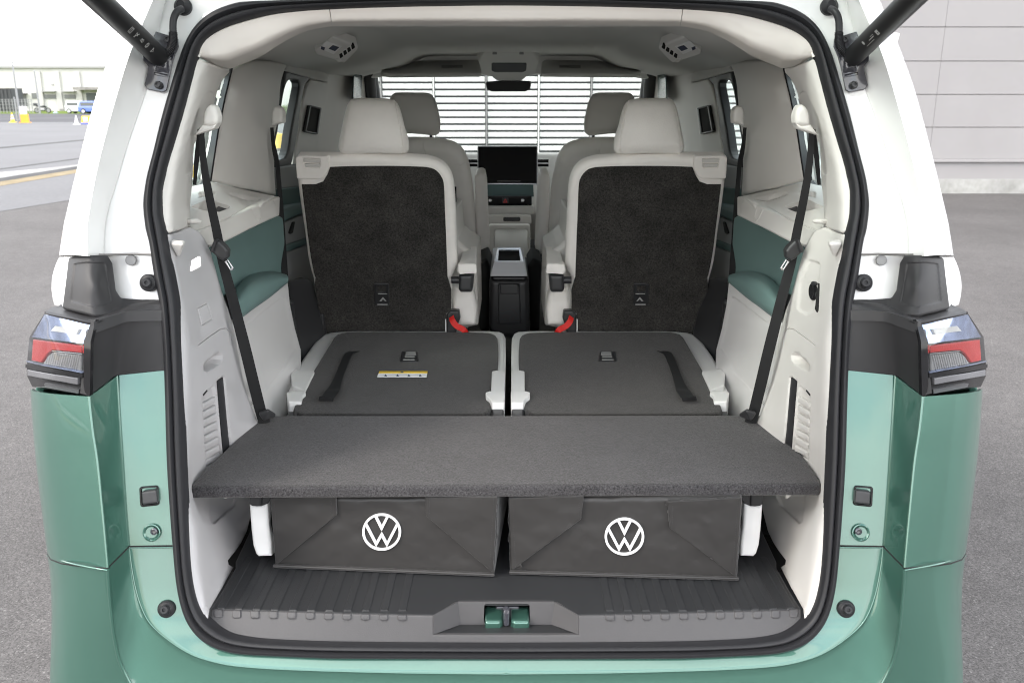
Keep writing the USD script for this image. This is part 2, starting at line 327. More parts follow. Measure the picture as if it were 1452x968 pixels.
# ---------------------------------------------------------------- scene tree
_used = {}
def _path(parent, name):
    base = f'{parent}/{name}'; k = _used.get(base, 0); _used[base] = k + 1
    return base if k == 0 else f'{base}_{k:03d}'
def custom(prim, **kw):
    for k, v in kw.items():
        if v: prim.SetCustomDataByKey(k, v)
class Node:
    def __init__(self, path, origin): self.path, self.o = path, np.asarray(origin, float)
    def group(self, name, label=None):
        p = _path(self.path, name); x = UsdGeom.Xform.Define(stage, p); custom(x.GetPrim(), label=label); return Node(p, self.o)
    def part(self, name, mesh, m, smooth=32, label=None, kind=None):
        p = _path(self.path, name); mesh = mesh.copy(); mesh.apply_translation(-self.o)
        g = usdkit.mesh(stage, p, mesh, M[m], smooth=smooth); custom(g.GetPrim(), label=label, kind=kind); return Node(p, self.o)
def thing(name, label, category, loc=(0, 0, 0), group=None):
    p = _path('/World', name); x = UsdGeom.Xform.Define(stage, p); x.AddTranslateOp().Set(Gf.Vec3d(*map(float, loc)))
    custom(x.GetPrim(), label=label, category=category, group=group); return Node(p, loc)
def setting(name, mesh, m, smooth=False, kind='structure', label=None):
    g = usdkit.mesh(stage, _path('/World', name), mesh, M[m], smooth=smooth); custom(g.GetPrim(), kind=kind, label=label)
# ---------------------------------------------------------------- the ground
def ground_mat(name, c0, c1, speck, patch, rough=0.85, bump=0.004, dark=0.3):
    nodes = {'g': ('geometry', {}),
        'n1': ('noise_texture', dict(scale=speck, detail=3, roughness=0.75)), 'n2': ('noise_texture', dict(scale=patch, detail=7, roughness=0.62)),
        'v': ('voronoi_texture', dict(scale=speck * 0.9)),
        'r': ('rgb_ramp', dict(ramp=[(0.25, c0), (0.75, c1)])), 'r2': ('rgb_ramp', dict(ramp=[(0.3, (1 - dark,) * 3), (0.7, (1 + dark * 0.5,) * 3)])),
        'mu': ('mix_color', dict(blend_type='multiply', fac=1.0, use_clamp=False)), 'b': ('bump', dict(strength=0.35, distance=bump)), 'p': ('principled_bsdf', dict(roughness=rough, specular_ior_level=0.06))}
    links = [('g.position', 'n1.vector'), ('g.position', 'n2.vector'), ('g.position', 'v.vector'), ('n1.fac', 'r.fac'), ('n2.fac', 'r2.fac'), ('r.color', 'mu.a'), ('r2.color', 'mu.b'), ('mu.result', 'p.base_color'), ('v.distance', 'b.height'), ('b.normal', 'p.normal')]
    M[name] = usdkit.material(stage, '/World/Looks/' + name, nodes, links, surface='p.BSDF')
M['asphalt'] = usdkit.material(stage, '/World/Looks/asphalt', {'g': ('geometry', {}),
    'v': ('voronoi_texture', dict(scale=230)), 'n': ('noise_texture', dict(scale=70, detail=4, roughness=0.8)), 'n2': ('noise_texture', dict(scale=0.5, detail=8, roughness=0.6)), 'n3': ('noise_texture', dict(scale=9, detail=3)),
    'sx': ('separate_xyz', {}), 'r': ('rgb_ramp', dict(ramp=[(0.0, (.070, .066, .066)), (.45, (.105, .100, .098)), (.88, (.128, .122, .119)), (.97, (.145, .139, .136)), (1.0, (.21, .20, .196))])),
    'r1': ('rgb_ramp', dict(ramp=[(.3, (.70,) * 3), (.7, (1.04,) * 3)])), 'r2': ('rgb_ramp', dict(ramp=[(.3, (.80,) * 3), (.7, (1.08,) * 3)])), 'r3': ('rgb_ramp', dict(ramp=[(.3, (.93,) * 3), (.7, (1.06,) * 3)])),
    'm1': ('mix_color', dict(blend_type='multiply', fac=1.0, use_clamp=False)), 'm2': ('mix_color', dict(blend_type='multiply', fac=1.0, use_clamp=False)), 'm3': ('mix_color', dict(blend_type='multiply', fac=1.0, use_clamp=False)),
    'b': ('bump', dict(strength=.08, distance=.003)), 'p': ('principled_bsdf', dict(roughness=.85, specular_ior_level=.08))},
    [('g.position', 'v.vector'), ('g.position', 'n.vector'), ('g.position', 'n2.vector'), ('g.position', 'n3.vector'), ('v.color', 'sx.vector'), ('sx.x', 'r.fac'), ('n.fac', 'r1.fac'), ('n2.fac', 'r2.fac'), ('n3.fac', 'r3.fac'), ('r.color', 'm1.a'), ('r1.color', 'm1.b'), ('m1.result', 'm2.a'), ('r2.color', 'm2.b'), ('m2.result', 'm3.a'), ('r3.color', 'm3.b'), ('m3.result', 'p.base_color'), ('v.distance', 'b.height'), ('b.normal', 'p.normal')], surface='p.BSDF')
ground_mat('concrete', (0.118, 0.118, 0.122), (0.148, 0.148, 0.152), 12, 0.12, dark=0.12)
ground_mat('road_asphalt', (0.06, 0.06, 0.064), (0.09, 0.09, 0.095), 10, 0.1, dark=0.2)
ground_mat('grass', (0.06, 0.10, 0.015), (0.13, 0.17, 0.03), 9, 0.4, dark=0.3)
ground_mat('line_yellow', (0.185, 0.150, 0.095), (0.235, 0.195, 0.125), 20, 2.5, dark=0.25)
ground_mat('kerb_white', (0.22, 0.22, 0.216), (0.30, 0.30, 0.295), 14, 0.6, dark=0.25)
ground_mat('gutter', (0.06, 0.06, 0.06), (0.085, 0.085, 0.085), 14, 0.6, dark=0.25)
ground_mat('wall_base', (0.24, 0.24, 0.225), (0.36, 0.36, 0.35), 3, 1.3, dark=0.3)
mat('panel_grey', (0.218, 0.211, 0.212), 0.6, noise=(0.7, 0.05)); mat('panel_grey_b', (0.226, 0.219, 0.220), 0.6, noise=(0.7, 0.05)); mat('joint_grey', (0.18, 0.172, 0.165), 0.8, noise=(2, 0.4))
mat('slat_white', (0.80, 0.80, 0.78), 0.4); mat('louvre_dark', (0.03, 0.03, 0.032), 0.7)
mat('far_wall', (0.46, 0.46, 0.43), 0.8, noise=(0.3, 0.04)); mat('far_roof', (0.27, 0.27, 0.27), 0.6); mat('far_glass', (0.10, 0.11, 0.11), 0.15); mat('far_dark', (0.03, 0.032, 0.035), 0.6)
mat('far_pipe', (0.38, 0.38, 0.36), 0.7); mat('galvanised', (0.22, 0.225, 0.23), 0.4, metallic=0.6); mat('cone_orange', (0.80, 0.30, 0.03), 0.5); mat('cone_yellow', (0.85, 0.55, 0.03), 0.5); mat('plain_white', (0.80, 0.80, 0.80), 0.5)
mat('blue_paint', (0.10, 0.13, 0.45), 0.4); mat('car_blue', (0.30, 0.45, 0.62), 0.25, coat_weight=1.0); mat('car_white', (0.70, 0.72, 0.75), 0.25, coat_weight=1.0); mat('car_navy', (0.08, 0.14, 0.40), 0.25, coat_weight=1.0)
mat('leaf', (0.10, 0.17, 0.03), 0.6, noise=(6, 0.5)); mat('bark', (0.08, 0.06, 0.04), 0.9)

def ground(name, m, pts, z): p = Polygon(pts); v, f = trimesh.creation.triangulate_polygon(p, engine='earcut'); setting(name, trimesh.Trimesh(np.c_[v, np.full(len(v), z)], f if True else f, process=False), m)
ground('asphalt', 'asphalt', [(-900, -900), (900, -900), (900, 1500), (-900, 1500)], 0)
def apron(x0, x1, y0, y1): return [(x0, y0), (x1, y0), (x1, y1), (x0, y1)]
ground('concrete_apron', 'concrete', [(-300, -60), (-9.0, -60), (-8.9, 6.0), (-7.72, 13.1), (-7.42, 14.7), (-7.42, 69), (-60, 68), (-300, 72)], 0.004)
ground('access_road', 'road_asphalt', [(-300, 74.2), (-58, 69.6), (-5, 66.5), (-5, 111), (-300, 115)], 0.008)
ground('grass_verge', 'grass', [(-110, 112), (-40, 110), (-40, 139), (-110, 139)], 0.012)
for x0, x1, m, nm in ((-10.5, -9.98, 'line_yellow', 'yellow_line'), (-10.95, -10.52, 'gutter', 'drain_gutter'), (-12.5, -12.32, 'gutter', 'expansion_joint'), (-18.2, -17.7, 'gutter', 'expansion_joint')):
    ground(nm, m, apron(x0, x1, -40, 66), 0.008)
ground('pale_strip', 'kerb_white', [(-11.9, -40), (-11.0, -40), (-11.0, 24.5), (-11.55, 21.5), (-11.9, 20.5)], 0.008)

# ---------------------------------------------------------------- the panelled hall in front of the van (its wall is parallel to the tail)
WY = 15.89
hall = thing('hall_building', 'large pale grey panelled hall with a white louvred bay, behind and right of the van', 'building', (13, WY, 0))
hall.part('core_wall', box(-3.6, 40, WY + 0.05, WY + 22, 0, 7.0), 'joint_grey', smooth=False)
hall.part('roof', box(-3.8, 40.2, WY - 0.15, WY + 22.2, 7.0, 7.25), 'far_roof', smooth=False)
hall.part('base_plinth', box(-3.6, 40, WY - 0.04, WY + 0.05, 0, 0.252), 'wall_base', smooth=False)
hall.part('skirt_panel', box(-3.6, 40, WY - 0.005, WY + 0.05, 0.252, 0.55), 'panel_grey', smooth=False)
hall.part('drip_ledge', rbox(-3.6, 40, WY - 0.05, WY + 0.05, 0.55, 0.60, 0.012), 'panel_grey_b', smooth=40)
LX0, LX1, P = -3.2, 4.16, 0.5575
k = 0
for r in range(11):
    z0 = 0.605 + r * P; z1 = z0 + P - 0.012
    for (a, b) in ((-3.6, LX0), (4.16, 7.455), (7.455, 12.2), (12.2, 17.0), (17.0, 28.0), (28.0, 40.0)):
        if z0 < 3.9 or a not in (-3.6, 4.16) or True:
            hall.part('wall_panel', box(a + 0.003, b - 0.003, WY - 0.006 + 0.002 * ((k * 7) % 3), WY + 0.04, z0, z1), 'panel_grey' if (k * 5) % 3 else 'panel_grey_b', smooth=False); k += 1
    if z0 > 3.6: hall.part('wall_panel', box(LX0 + 0.006, LX1 - 0.006, WY - 0.006, WY + 0.04, z0, z1), 'panel_grey', smooth=False)
lv = hall.group('louvre_screen', label='white slatted louvre screen')
lv.part('backing', box(LX0, LX1, WY + 0.042, WY + 0.048, 0.6, 3.9), 'louvre_dark', smooth=False)
nb = 8; bw = (LX1 - LX0) / nb
for i in range(nb + 1):
    lv.part('post', box(LX0 + i * bw - 0.009, LX0 + i * bw + 0.009, WY - 0.055, WY - 0.015, 0.6, 3.9), 'panel_grey' if i % 2 else 'slat_white', smooth=False)
for j in range(27):
    z = 0.68 + j * 0.1175
    for i in range(nb):
        m = box(0, bw - 0.05, -0.041, 0.041, -0.006, 0.006); m.apply_transform(trimesh.transformations.rotation_matrix(math.radians(-62), (1, 0, 0))); m.apply_translation((LX0 + i * bw + 0.025, WY - 0.03 + 0.03, z))
        lv.part('slat', m, 'slat_white', smooth=False)

# ---------------------------------------------------------------- far left: works building, yard
def P0(px, py): return atZ(px, py, 0.0)
wb = thing('works_building', 'long cream works building with flat roof, far across the yard at left', 'building', (-84, 141, 0))
BY = 140.0
def X_(px, Y=BY): return float(atY(px, 150, Y)[0])
wb.part('wall', box(-140, -30, BY, BY + 30, 0, 6.35), 'far_wall', smooth=False)
wb.part('roof_edge', box(-140.3, -29.7, BY - 0.4, BY + 30, 6.35, 6.75), 'far_roof', smooth=False)
def fb(name, px0, px1, py0, py1, m, d=0.15, Y=BY, proud=0.12):
    a, b = atY(px0, py1, Y), atY(px1, py0, Y); return wb.part(name, box(a[0], b[0], Y - proud, Y + d, max(a[2], 0), b[2]), m, smooth=False)
for x0, x1, y0, y1 in ((64, 79, 134.5, 140), (92, 107, 134.5, 140)):
    fb('window', x0, x1, y0, y1, 'far_glass'); fb('window_hood', x0 - 2, x1 + 2, y0 - 5.5, y0 - 4, 'far_roof', proud=0.9)
for x0, x1 in ((124, 129), (131, 136), (138, 143), (145, 150)): fb('door_pane', x0, x1, 132, 148, 'far_glass')
fb('entrance_canopy', 113, 160, 124, 128, 'joint_grey', proud=2.2)
fb('side_door', 46, 52, 132, 140, 'far_glass'); fb('doorway', 24, 37, 134, 151, 'far_glass'); fb('door_canopy', 21, 39, 132.5, 134, 'far_dark', proud=1.5); fb('notice', 73, 76, 119, 121, 'far_roof')
for px, w in ((57, 1.5), (84, 0.8), (113, 0.8)): fb('downpipe', px - w * .3, px + w * .3, 102, 155, 'far_pipe', proud=0.3)
ct = thing('dark_container', 'dark ribbed shipping container at the far left edge', 'container', (-77, 124, 0))
c0, c1 = atY(-30, 155, 124), atY(14.5, 126, 124); c0[2] = 0
ct.part('body', box(c0[0], c1[0], 124.1, 127, 0.15, c1[2]), 'far_dark', smooth=False)
for k in range(9): ct.part('rib', box(c0[0] + 0.3 + k * 0.52, c0[0] + 0.5 + k * 0.52, 124.0, 124.12, 0.2, c1[2] - 0.1), 'far_dark', smooth=False)
ct.part('roof_edge', box(c0[0], c1[0] + 0.02, 124.0, 127.05, c1[2], c1[2] + 0.12), 'joint_grey', smooth=False)
fe = thing('mesh_fence', 'thin grey post and rail fence in front of the works building', 'fence', (-74, 118, 0))
for i in range(11):
    p = P0(14 + i * 4.5, 160.0); fe.part('post', box(p[0] - 0.035, p[0] + 0.035, 118 - 0.035, 118 + 0.035, 0, 1.75), 'galvanised', smooth=False)
xa, xb = P0(14, 160)[0], P0(59, 160)[0]
for z in (0.15, 0.6, 1.05, 1.45, 1.7): fe.part('rail', box(xa, xb, 117.98, 118.02, z - 0.02, z + 0.02), 'galvanised', smooth=False)
def pole(px0, py0, top, r, label, Y):
    p = atY(px0, py0, Y); h = float(atY(px0, top, Y)[2]); n = thing('tall_pole', label, 'pole', (p[0], Y, 0))
    n.part('shaft', tube([(p[0], Y, 0), (p[0], Y, h)], [r, r * 0.6], 10, k=6), 'galvanised'); n.part('base_plate', box(p[0] - r * 2, p[0] + r * 2, Y - r * 2, Y + r * 2, 0, 0.04), 'galvanised', smooth=False)
    n.part('cap', hull((p[0], Y, h, r * 0.9), (p[0], Y, h + 0.1, r * 0.6)), 'galvanised'); return n
pole(29, 170, 88, 0.10, 'slim tall grey pole rising over the works building roof', 75.0)
pole(56.5, 158, 102, 0.13, 'grey lamp post standing beside the parked motorbike', 112.0)
pole(25, 174, 140, 0.05, 'short thin post leaning by the orange and white sign board', 66.0)

def cone(px, base, h, colour, label, band=True, d=None):
    p = P0(px, base); r = h * 0.19; n = thing('traffic_cone', label, 'cone', p)
    n.part('base', rbox(p[0] - r * 1.45, p[0] + r * 1.45, p[1] - r * 1.45, p[1] + r * 1.45, 0, 0.05 * h + 0.02, 0.008), colour)
    n.part('body', lathe([(r * 1.05, 0.05 * h), (r * 0.20, h * 0.97), (r * 0.1, h), (0, h)], (0, 0, 1), p), colour)
    if band:
        for a, b in ((0.36, 0.5), (0.64, 0.78)):
            ra, rb = [r * (1.05 - 0.85 * (q - 0.05) / 0.92) + 0.004 for q in (a, b)]; n.part('reflective_band', lathe([(ra - .004, a * h), (ra, a * h), (rb, b * h), (rb - .004, b * h)], (0, 0, 1), p), 'plain_white')
cone(18.5, 174, 0.72, 'cone_yellow', 'yellow cone with pale bands at far left of the yard')
cone(109, 177, 0.62, 'plain_white', 'plain white cone left of the yellow box on a blue foot', band=False)
cone(79, 160.5, 0.9, 'car_blue', 'light blue cone on the grass by the motorbike', band=False)
cone(293.5, 219, 0.78, 'cone_orange', 'orange cone seen through the rear left quarter window', band=False)
p = P0(36, 174.5); sg = thing('sign_board', 'upright orange and white warning board on the yard', 'sign', p)
sg.part('lower_board', rbox(p[0] - .30, p[0] + .30, p[1] - .05, p[1] + .05, 0.06, 0.62, 0.02), 'cone_orange'); sg.part('upper_board', rbox(p[0] - .27, p[0] + .20, p[1] - .05, p[1] + .05, 0.63, 1.18, 0.02), 'plain_white')
sg.part('foot', rbox(p[0] - .36, p[0] + .36, p[1] - .2, p[1] + .2, 0, 0.06, 0.02), 'cone_orange')
p = P0(123.5, 176.5); bb = thing('barrier_box', 'yellow and white box on a blue foot beside the white cone', 'barrier', p)
bb.part('foot', rbox(p[0] - .34, p[0] + .34, p[1] - .2, p[1] + .2, 0, 0.12, 0.02), 'blue_paint'); bb.part('body', hull(*[(p[0] + sx * w, p[1] + sy * .12, z, .03) for sx in (-1, 1) for sy in (-1, 1) for w, z in ((.30, .15), (.24, .52))]), 'cone_yellow'); bb.part('front_plate', rbox(p[0] - .16, p[0] + .16, p[1] - .175, p[1] - .13, .2, .48, .01), 'plain_white')
p = P0(282, 258); yb = thing('yellow_block', 'yellow ballast block seen low through the rear left quarter window', 'block', p)
yb.part('body', hull(*[(p[0] + sx * w, p[1] + sy * w, z, .02) for sx in (-1, 1) for sy in (-1, 1) for w, z in ((.15, .02), (.09, .32))]), 'cone_yellow'); yb.part('handle', tube([(p[0] - .06, p[1], .33), (p[0] - .05, p[1], .40), (p[0] + .05, p[1], .40), (p[0] + .06, p[1], .33)], .012), 'dark_plastic')
p = P0(394.5, 214); y2 = thing('yellow_bollard', 'squat yellow bollard seen through the left sliding door window', 'bollard', p)
y2.part('post', lathe([(.26, 0), (.26, .45), (.2, .55), (0, .58)], (0, 0, 1), p), 'cone_yellow'); y2.part('foot', lathe([(.36, 0), (.36, .08), (.27, .1)], (0, 0, 1), p), 'dark_plastic')

def car(px, base, length, colour, label, h=1.5):
    p = P0(px, base); n = thing('parked_car', label, 'car', p, group=None); L = length / 2; x, y = p[0], p[1]; w = 0.84
    n.part('body', hull(*[(x + sx * (L - .12), y + sy * (w - .1), z, .1) for sx in (-1, 1) for sy in (-1, 1) for z in (.35, .78)]), colour)
    n.part('cabin', hull(*[(x + xx, y + sy * ww, z, .06) for sy in (-1, 1) for xx, z, ww in ((-L * .95, .8, .76), (-L * .82, h - .06, .64), (L * .15, h - .06, .64), (L * .62, .82, .76))]), colour)
    n.part('side_glass', box(x - L * .78, x + L * .26, y - .80, y - .66, .92, h - .16), 'far_glass', smooth=False)
    n.part('windscreen', hull(*[(x + xx, y + sy * .6, z, .02) for sy in (-1, 1) for xx, z in ((L * .26, h - .09), (L * .62, .9))]), 'far_glass')
    for xx in (-L * .62, L * .62):
        for sy in (-1, 1): wl = n.part('wheel', lathe([(0, -.1), (.30, -.1), (.32, -.06), (.32, .06), (.30, .1), (0, .1)], (0, 1, 0), (x + xx, y + sy * .76, .32)), 'tyre'); wl.part('rim', lathe([(0, 0), (.17, 0), (.19, -.02)], (0, 1, 0), (x + xx, y + sy * .87, .32)), 'silver')
    for sx in (-1, 1): n.part('bumper_trim', rbox(x + sx * L - .06, x + sx * L + .04, y - .7, y + .7, .32, .46, .02), 'far_dark')
car(112, 161, 2.6, 'car_white', 'pale blue white small car parked left of the darker blue one')
car(136, 161.5, 3.6, 'car_navy', 'blue car half hidden by the van, parked beside the pale car')
p = P0(61, 160.5); mb = thing('motorbike', 'dark motorbike parked on the verge before the works building', 'motorbike', p); x, y = p[0], p[1]
for dx in (-.75, .75):
    wl = mb.part('wheel', lathe([(.26, -.06), (.33, -.05), (.34, 0), (.33, .05), (.26, .06), (.24, 0), (.26, -.06)], (0, 1, 0), (x + dx, y, .34)), 'tyre'); wl.part('rim', lathe([(0, -.03), (.25, -.02), (.25, .02), (0, .03)], (0, 1, 0), (x + dx, y, .34)), 'galvanised')
mb.part('frame', tube([(x - .75, y, .34), (x - .2, y, .5), (x + .35, y, .55), (x + .55, y, .95)], .06), 'far_dark'); mb.part('fork', tube([(x + .75, y, .34), (x + .5, y, 1.05)], .05), 'galvanised')
mb.part('fuel_tank', hull((x + .3, y, .85, .17), (x, y, .8, .13)), 'far_dark'); mb.part('seat', hull((x - .1, y, .78, .1), (x - .7, y, .86, .1)), 'far_dark'); mb.part('engine', hull((x + .2, y, .42, .2), (x - .15, y, .42, .18)), 'galvanised')
mb.part('handlebar', tube([(x + .42, y - .38, 1.1), (x + .5, y, 1.08), (x + .42, y + .38, 1.1)], .025), 'far_dark'); mb.part('fairing', hull((x + .55, y, .95, .16), (x + .62, y, 1.25, .08)), 'print_grey'); mb.part('top_box', rbox(x - 1.05, x - .65, y - .22, y + .22, .9, 1.25, .06), 'far_dark')
def shrub(px, base, h, label):
    p = P0(px, base); n = thing('shrub', label, 'shrub', p); tri = []
    for i in range(1300):
        a, b, c = rng.uniform(0, 2 * math.pi), rng.uniform(-1, 1), rng.uniform(.35, 1); q = np.array([math.cos(a) * math.sqrt(1 - b * b), math.sin(a) * math.sqrt(1 - b * b), b * .8]) * h * .55 * c * (0.75 + .5 * meshkit.noise(np.array([a * 2, b * 2, 0.]))) + p + [0, 0, h * .55]
        if q[2] < 0.05: continue
        d = rng.normal(size=(3, 3)) * .06 * h; tri.append(q + d)
    v = np.array(tri).reshape(-1, 3); n.part('crown', trimesh.Trimesh(v, np.arange(len(v)).reshape(-1, 3), process=False), 'leaf', smooth=False)
    for k in range(4): n.part('stem', tube([p, p + [rng.uniform(-.1, .1), rng.uniform(-.1, .1), h * .35], p + [rng.uniform(-.3, .3) * h, rng.uniform(-.3, .3) * h, h * .75]], [.03 * h, .012 * h], 7), 'bark')
shrub(316, 163, 1.5, 'low green shrub seen through the rear left quarter window'); shrub(406, 176, 1.3, 'small green shrub seen through the left sliding door window')
# ---------------------------------------------------------------- the van
VO = (0, 4.0, 0)
van = thing('van', 'two-tone white and green people carrier seen from behind with its tailgate raised', 'van', VO)
def both(name, mesh, m, node=None, label=None, smooth=32):
    n = node or van; return n.part(name, mesh, m, smooth, label), n.part(name, mir(mesh), m, smooth, label)
def C(pts, n, dy): c = curve(pts, n); return rear(c[:, 0], c[:, 1], dy if c.shape[1] < 3 else c[:, 2])

# outlines of the rubber seal on the tail plane, left half
SO = [(717.5, -4), (600, -3), (484, 0), (400, 2.5), (345, 4.5), (322, 10), (300, 20), (280, 37), (267, 57), (255, 87), (247, 113), (233, 160), (220, 213), (208, 263), (205, 290), (208, 323), (213, 343), (220, 390), (228, 433), (233, 490), (235.5, 556), (238, 646), (243, 728), (247, 778), (252, 828), (263, 872), (283, 902), (307, 917), (340, 925), (400, 928.5), (484, 931.5), (600, 932), (717.5, 932.5)]
SI = [(717.5, 6.5), (600, 8), (484, 11.5), (400, 17), (340, 30), (307, 43), (287, 60), (277, 80), (270, 107), (260, 147), (247, 193), (233, 243), (227.5, 277), (228, 300), (232, 323), (237, 356), (245, 396), (251, 433), (254, 490), (257, 556), (260, 645), (265, 745), (268, 795), (273, 832), (285, 868), (307, 890), (333, 902), (383, 908.5), (484, 912), (600, 913), (717.5, 913.5)]
def ringc(pts, n=260, dy=0.0):
    h = axis0(rear(*np.array(curve(pts, n)).T[:2], dy), 0, -1); full = np.vstack([h, (h[::-1] * [-1, 1, 1])[1:]]); return full
so, si = ringc(SO), ringc(SI); tn = np.array([0, -1, .25]) / math.hypot(1, .25)
prof = [(0.0, -.012), (0.0, .003), (.05, .010), (.18, .0145), (.36, .0150), (.46, .010), (.50, .0035), (.54, .0035), (.58, .010), (.70, .0135), (.84, .0125), (.93, .008), (.97, .001), (1.0, -.004), (1.0, -.02)]
van.part('door_seal', loft([so + (si - so) * u + tn * h for u, h in prof], .002), 'rubber', smooth=50)

# --- white rear pillars
nA = 90
A_ = [(212, -30), (195, 0), (181, 35), (166, 70), (154, 101), (145, 125), (131, 173), (114, 239), (101, 290), (92, 325), (84, 363)]
B_ = [(232, -30), (217, 0), (204, 30), (194, 52), (183, 80), (165, 138), (149, 196), (137, 245), (127, 300), (124, 323), (124, 363)]
C_ = [(250, -30), (236, 0), (227, 36), (216, 95), (207, 130), (197, 159), (179, 212), (165, 260), (153, 300), (148, 330), (147, 363)]
D_ = [(372, -30), (340, 6), (308, 18), (288, 36), (274, 58), (263, 88), (254, 114), (241, 161), (228, 214), (215, 263), (212, 290), (215, 323), (222, 363)]
A, Bc, Cc, D = C(A_, nA, .085), C(B_, nA, -.072), C(C_, nA, -.004), C(D_, nA, .004)
def between(P, Q, u, bulge): return P + (Q - P) * u + tn * bulge
strips = [A, between(A, Bc, .3, .030), between(A, Bc, .62, .034), between(A, Bc, .86, .017), between(A, Bc, .965, .004), Bc, between(Bc, Cc, .05, -.006), between(Bc, Cc, .35, -.012), between(Bc, Cc, .75, -.008), between(Bc, Cc, .95, -.001), Cc, between(Cc, D, .06, .003), between(Cc, D, .5, .0), D]
both('rear_pillar', loft(strips, .006), 'white_paint', smooth=40)
# the white strip beside the black cover
s1 = [C([(84, 364.5), (73, 406), (77, 432)], 16, .085), C([(90, 364.5), (81, 404), (82, 434)], 16, .02), C([(99, 364.5), (92, 400), (88, 436)], 16, -.012), C([(110, 364.5), (104, 400), (100, 440)], 16, -.03)]
both('pillar_corner_strip', loft(s1, .006), 'white_paint')
# white flange beside cover and seal
w1 = [C([(150, 362), (155, 400), (160, 432)], 16, .004), C([(185, 362), (190, 400), (195, 434)], 16, .002), C([(222, 362), (231, 400), (238, 438)], 16, .004)]
both('pillar_flange', loft(w1, .004), 'white_paint')
pf = Surf(lambda x, y: rear(x, y, -.0))
both('pillar_seam', sheet(line([(84, 363.2), (124, 361), (147, 362.5), (190, 361), (214, 362)], 1.1), SRD([(84, 363, .08), (92, 363, .02), (108, 362, -.045), (124, 361, -.06), (135, 361, -.035), (147, 362, -.012), (190, 361, -.008), (220, 362, -.006)]).closer(.003), .003, sp=4), 'joint_grey')

# --- black plastic cover: upper block, ledge, face
blk = rnd([(95, 364), (127, 360.5), (154, 361), (161.5, 373), (166.5, 411), (173, 421), (230, 424.5), (233, 441), (190, 443), (133, 449), (86, 438)], 4.5)
bs = SRD([(86, 438, -.045), (95, 364, -.03), (108, 400, -.065), (120, 361, -.058), (128, 361, -.062), (133, 449, -.085), (130, 405, -.078), (136, 405, -.077), (154, 366, -.035), (157, 400, -.032), (166, 440, -.045), (175, 425, -.016), (200, 433, -.016), (231, 432, -.004)])
inset = rnd([(104, 373), (122, 371), (150, 372), (156, 410), (160, 430), (133, 436), (99, 428)], 4)
both('pillar_cover', sheet(blk, bs, .02, r=.006, sp=5, emb=[(inset, .002, 1.5)]), 'cover_plastic', smooth=40)
l1 = C([(84, 433), (133, 440), (166, 434), (200, 429), (233, 431)], 40, -.014); lb = curve([(64, 442, -.06), (100, 449, -.095), (133, 455, -.105), (158, 447, -.075), (183, 440.5, -.045), (210, 439, -.025), (233, 438.5, -.010)], 40)
l2 = rear(lb[:, 0], lb[:, 1], lb[:, 2]); l0 = l1 + np.array([0, .03, .004])
both('cover_ledge', loft([l0, l1, l1 + (l2 - l1) * .5 + [0, 0, .002], l1 + (l2 - l1) * .93, l2 - [0, 0, .003]], .006), 'cover_plastic', smooth=50)
fa = curve([(133, 456, -.104), (158, 448, -.074), (183, 441.5, -.044), (210, 440, -.024), (233, 439.5, -.009)], 30); fb_ = curve([(134, 472, -.100), (158, 464, -.070), (183, 456, -.041), (210, 455, -.021), (234, 455, -.006)], 30)
fc = curve([(127, 561, -.074), (146, 546, -.045), (167, 531.5, -.018), (200, 528, -.008), (237, 524, -.001)], 30)
both('cover_edge_strip', loft([rear(*q.T[:2], q[:, 2] - .004) for q in (fa, fb_)], .01), 'black_plastic')
mid = (fb_ + fc) / 2; mid[:, 2] = (fb_[:, 2] + fc[:, 2]) / 2
both('cover_face', loft([rear(*fb_.T[:2], fb_[:, 2]), rear(*mid.T[:2], mid[:, 2]), rear(*fc.T[:2], fc[:, 2])], .02), 'cover_plastic', smooth=25)

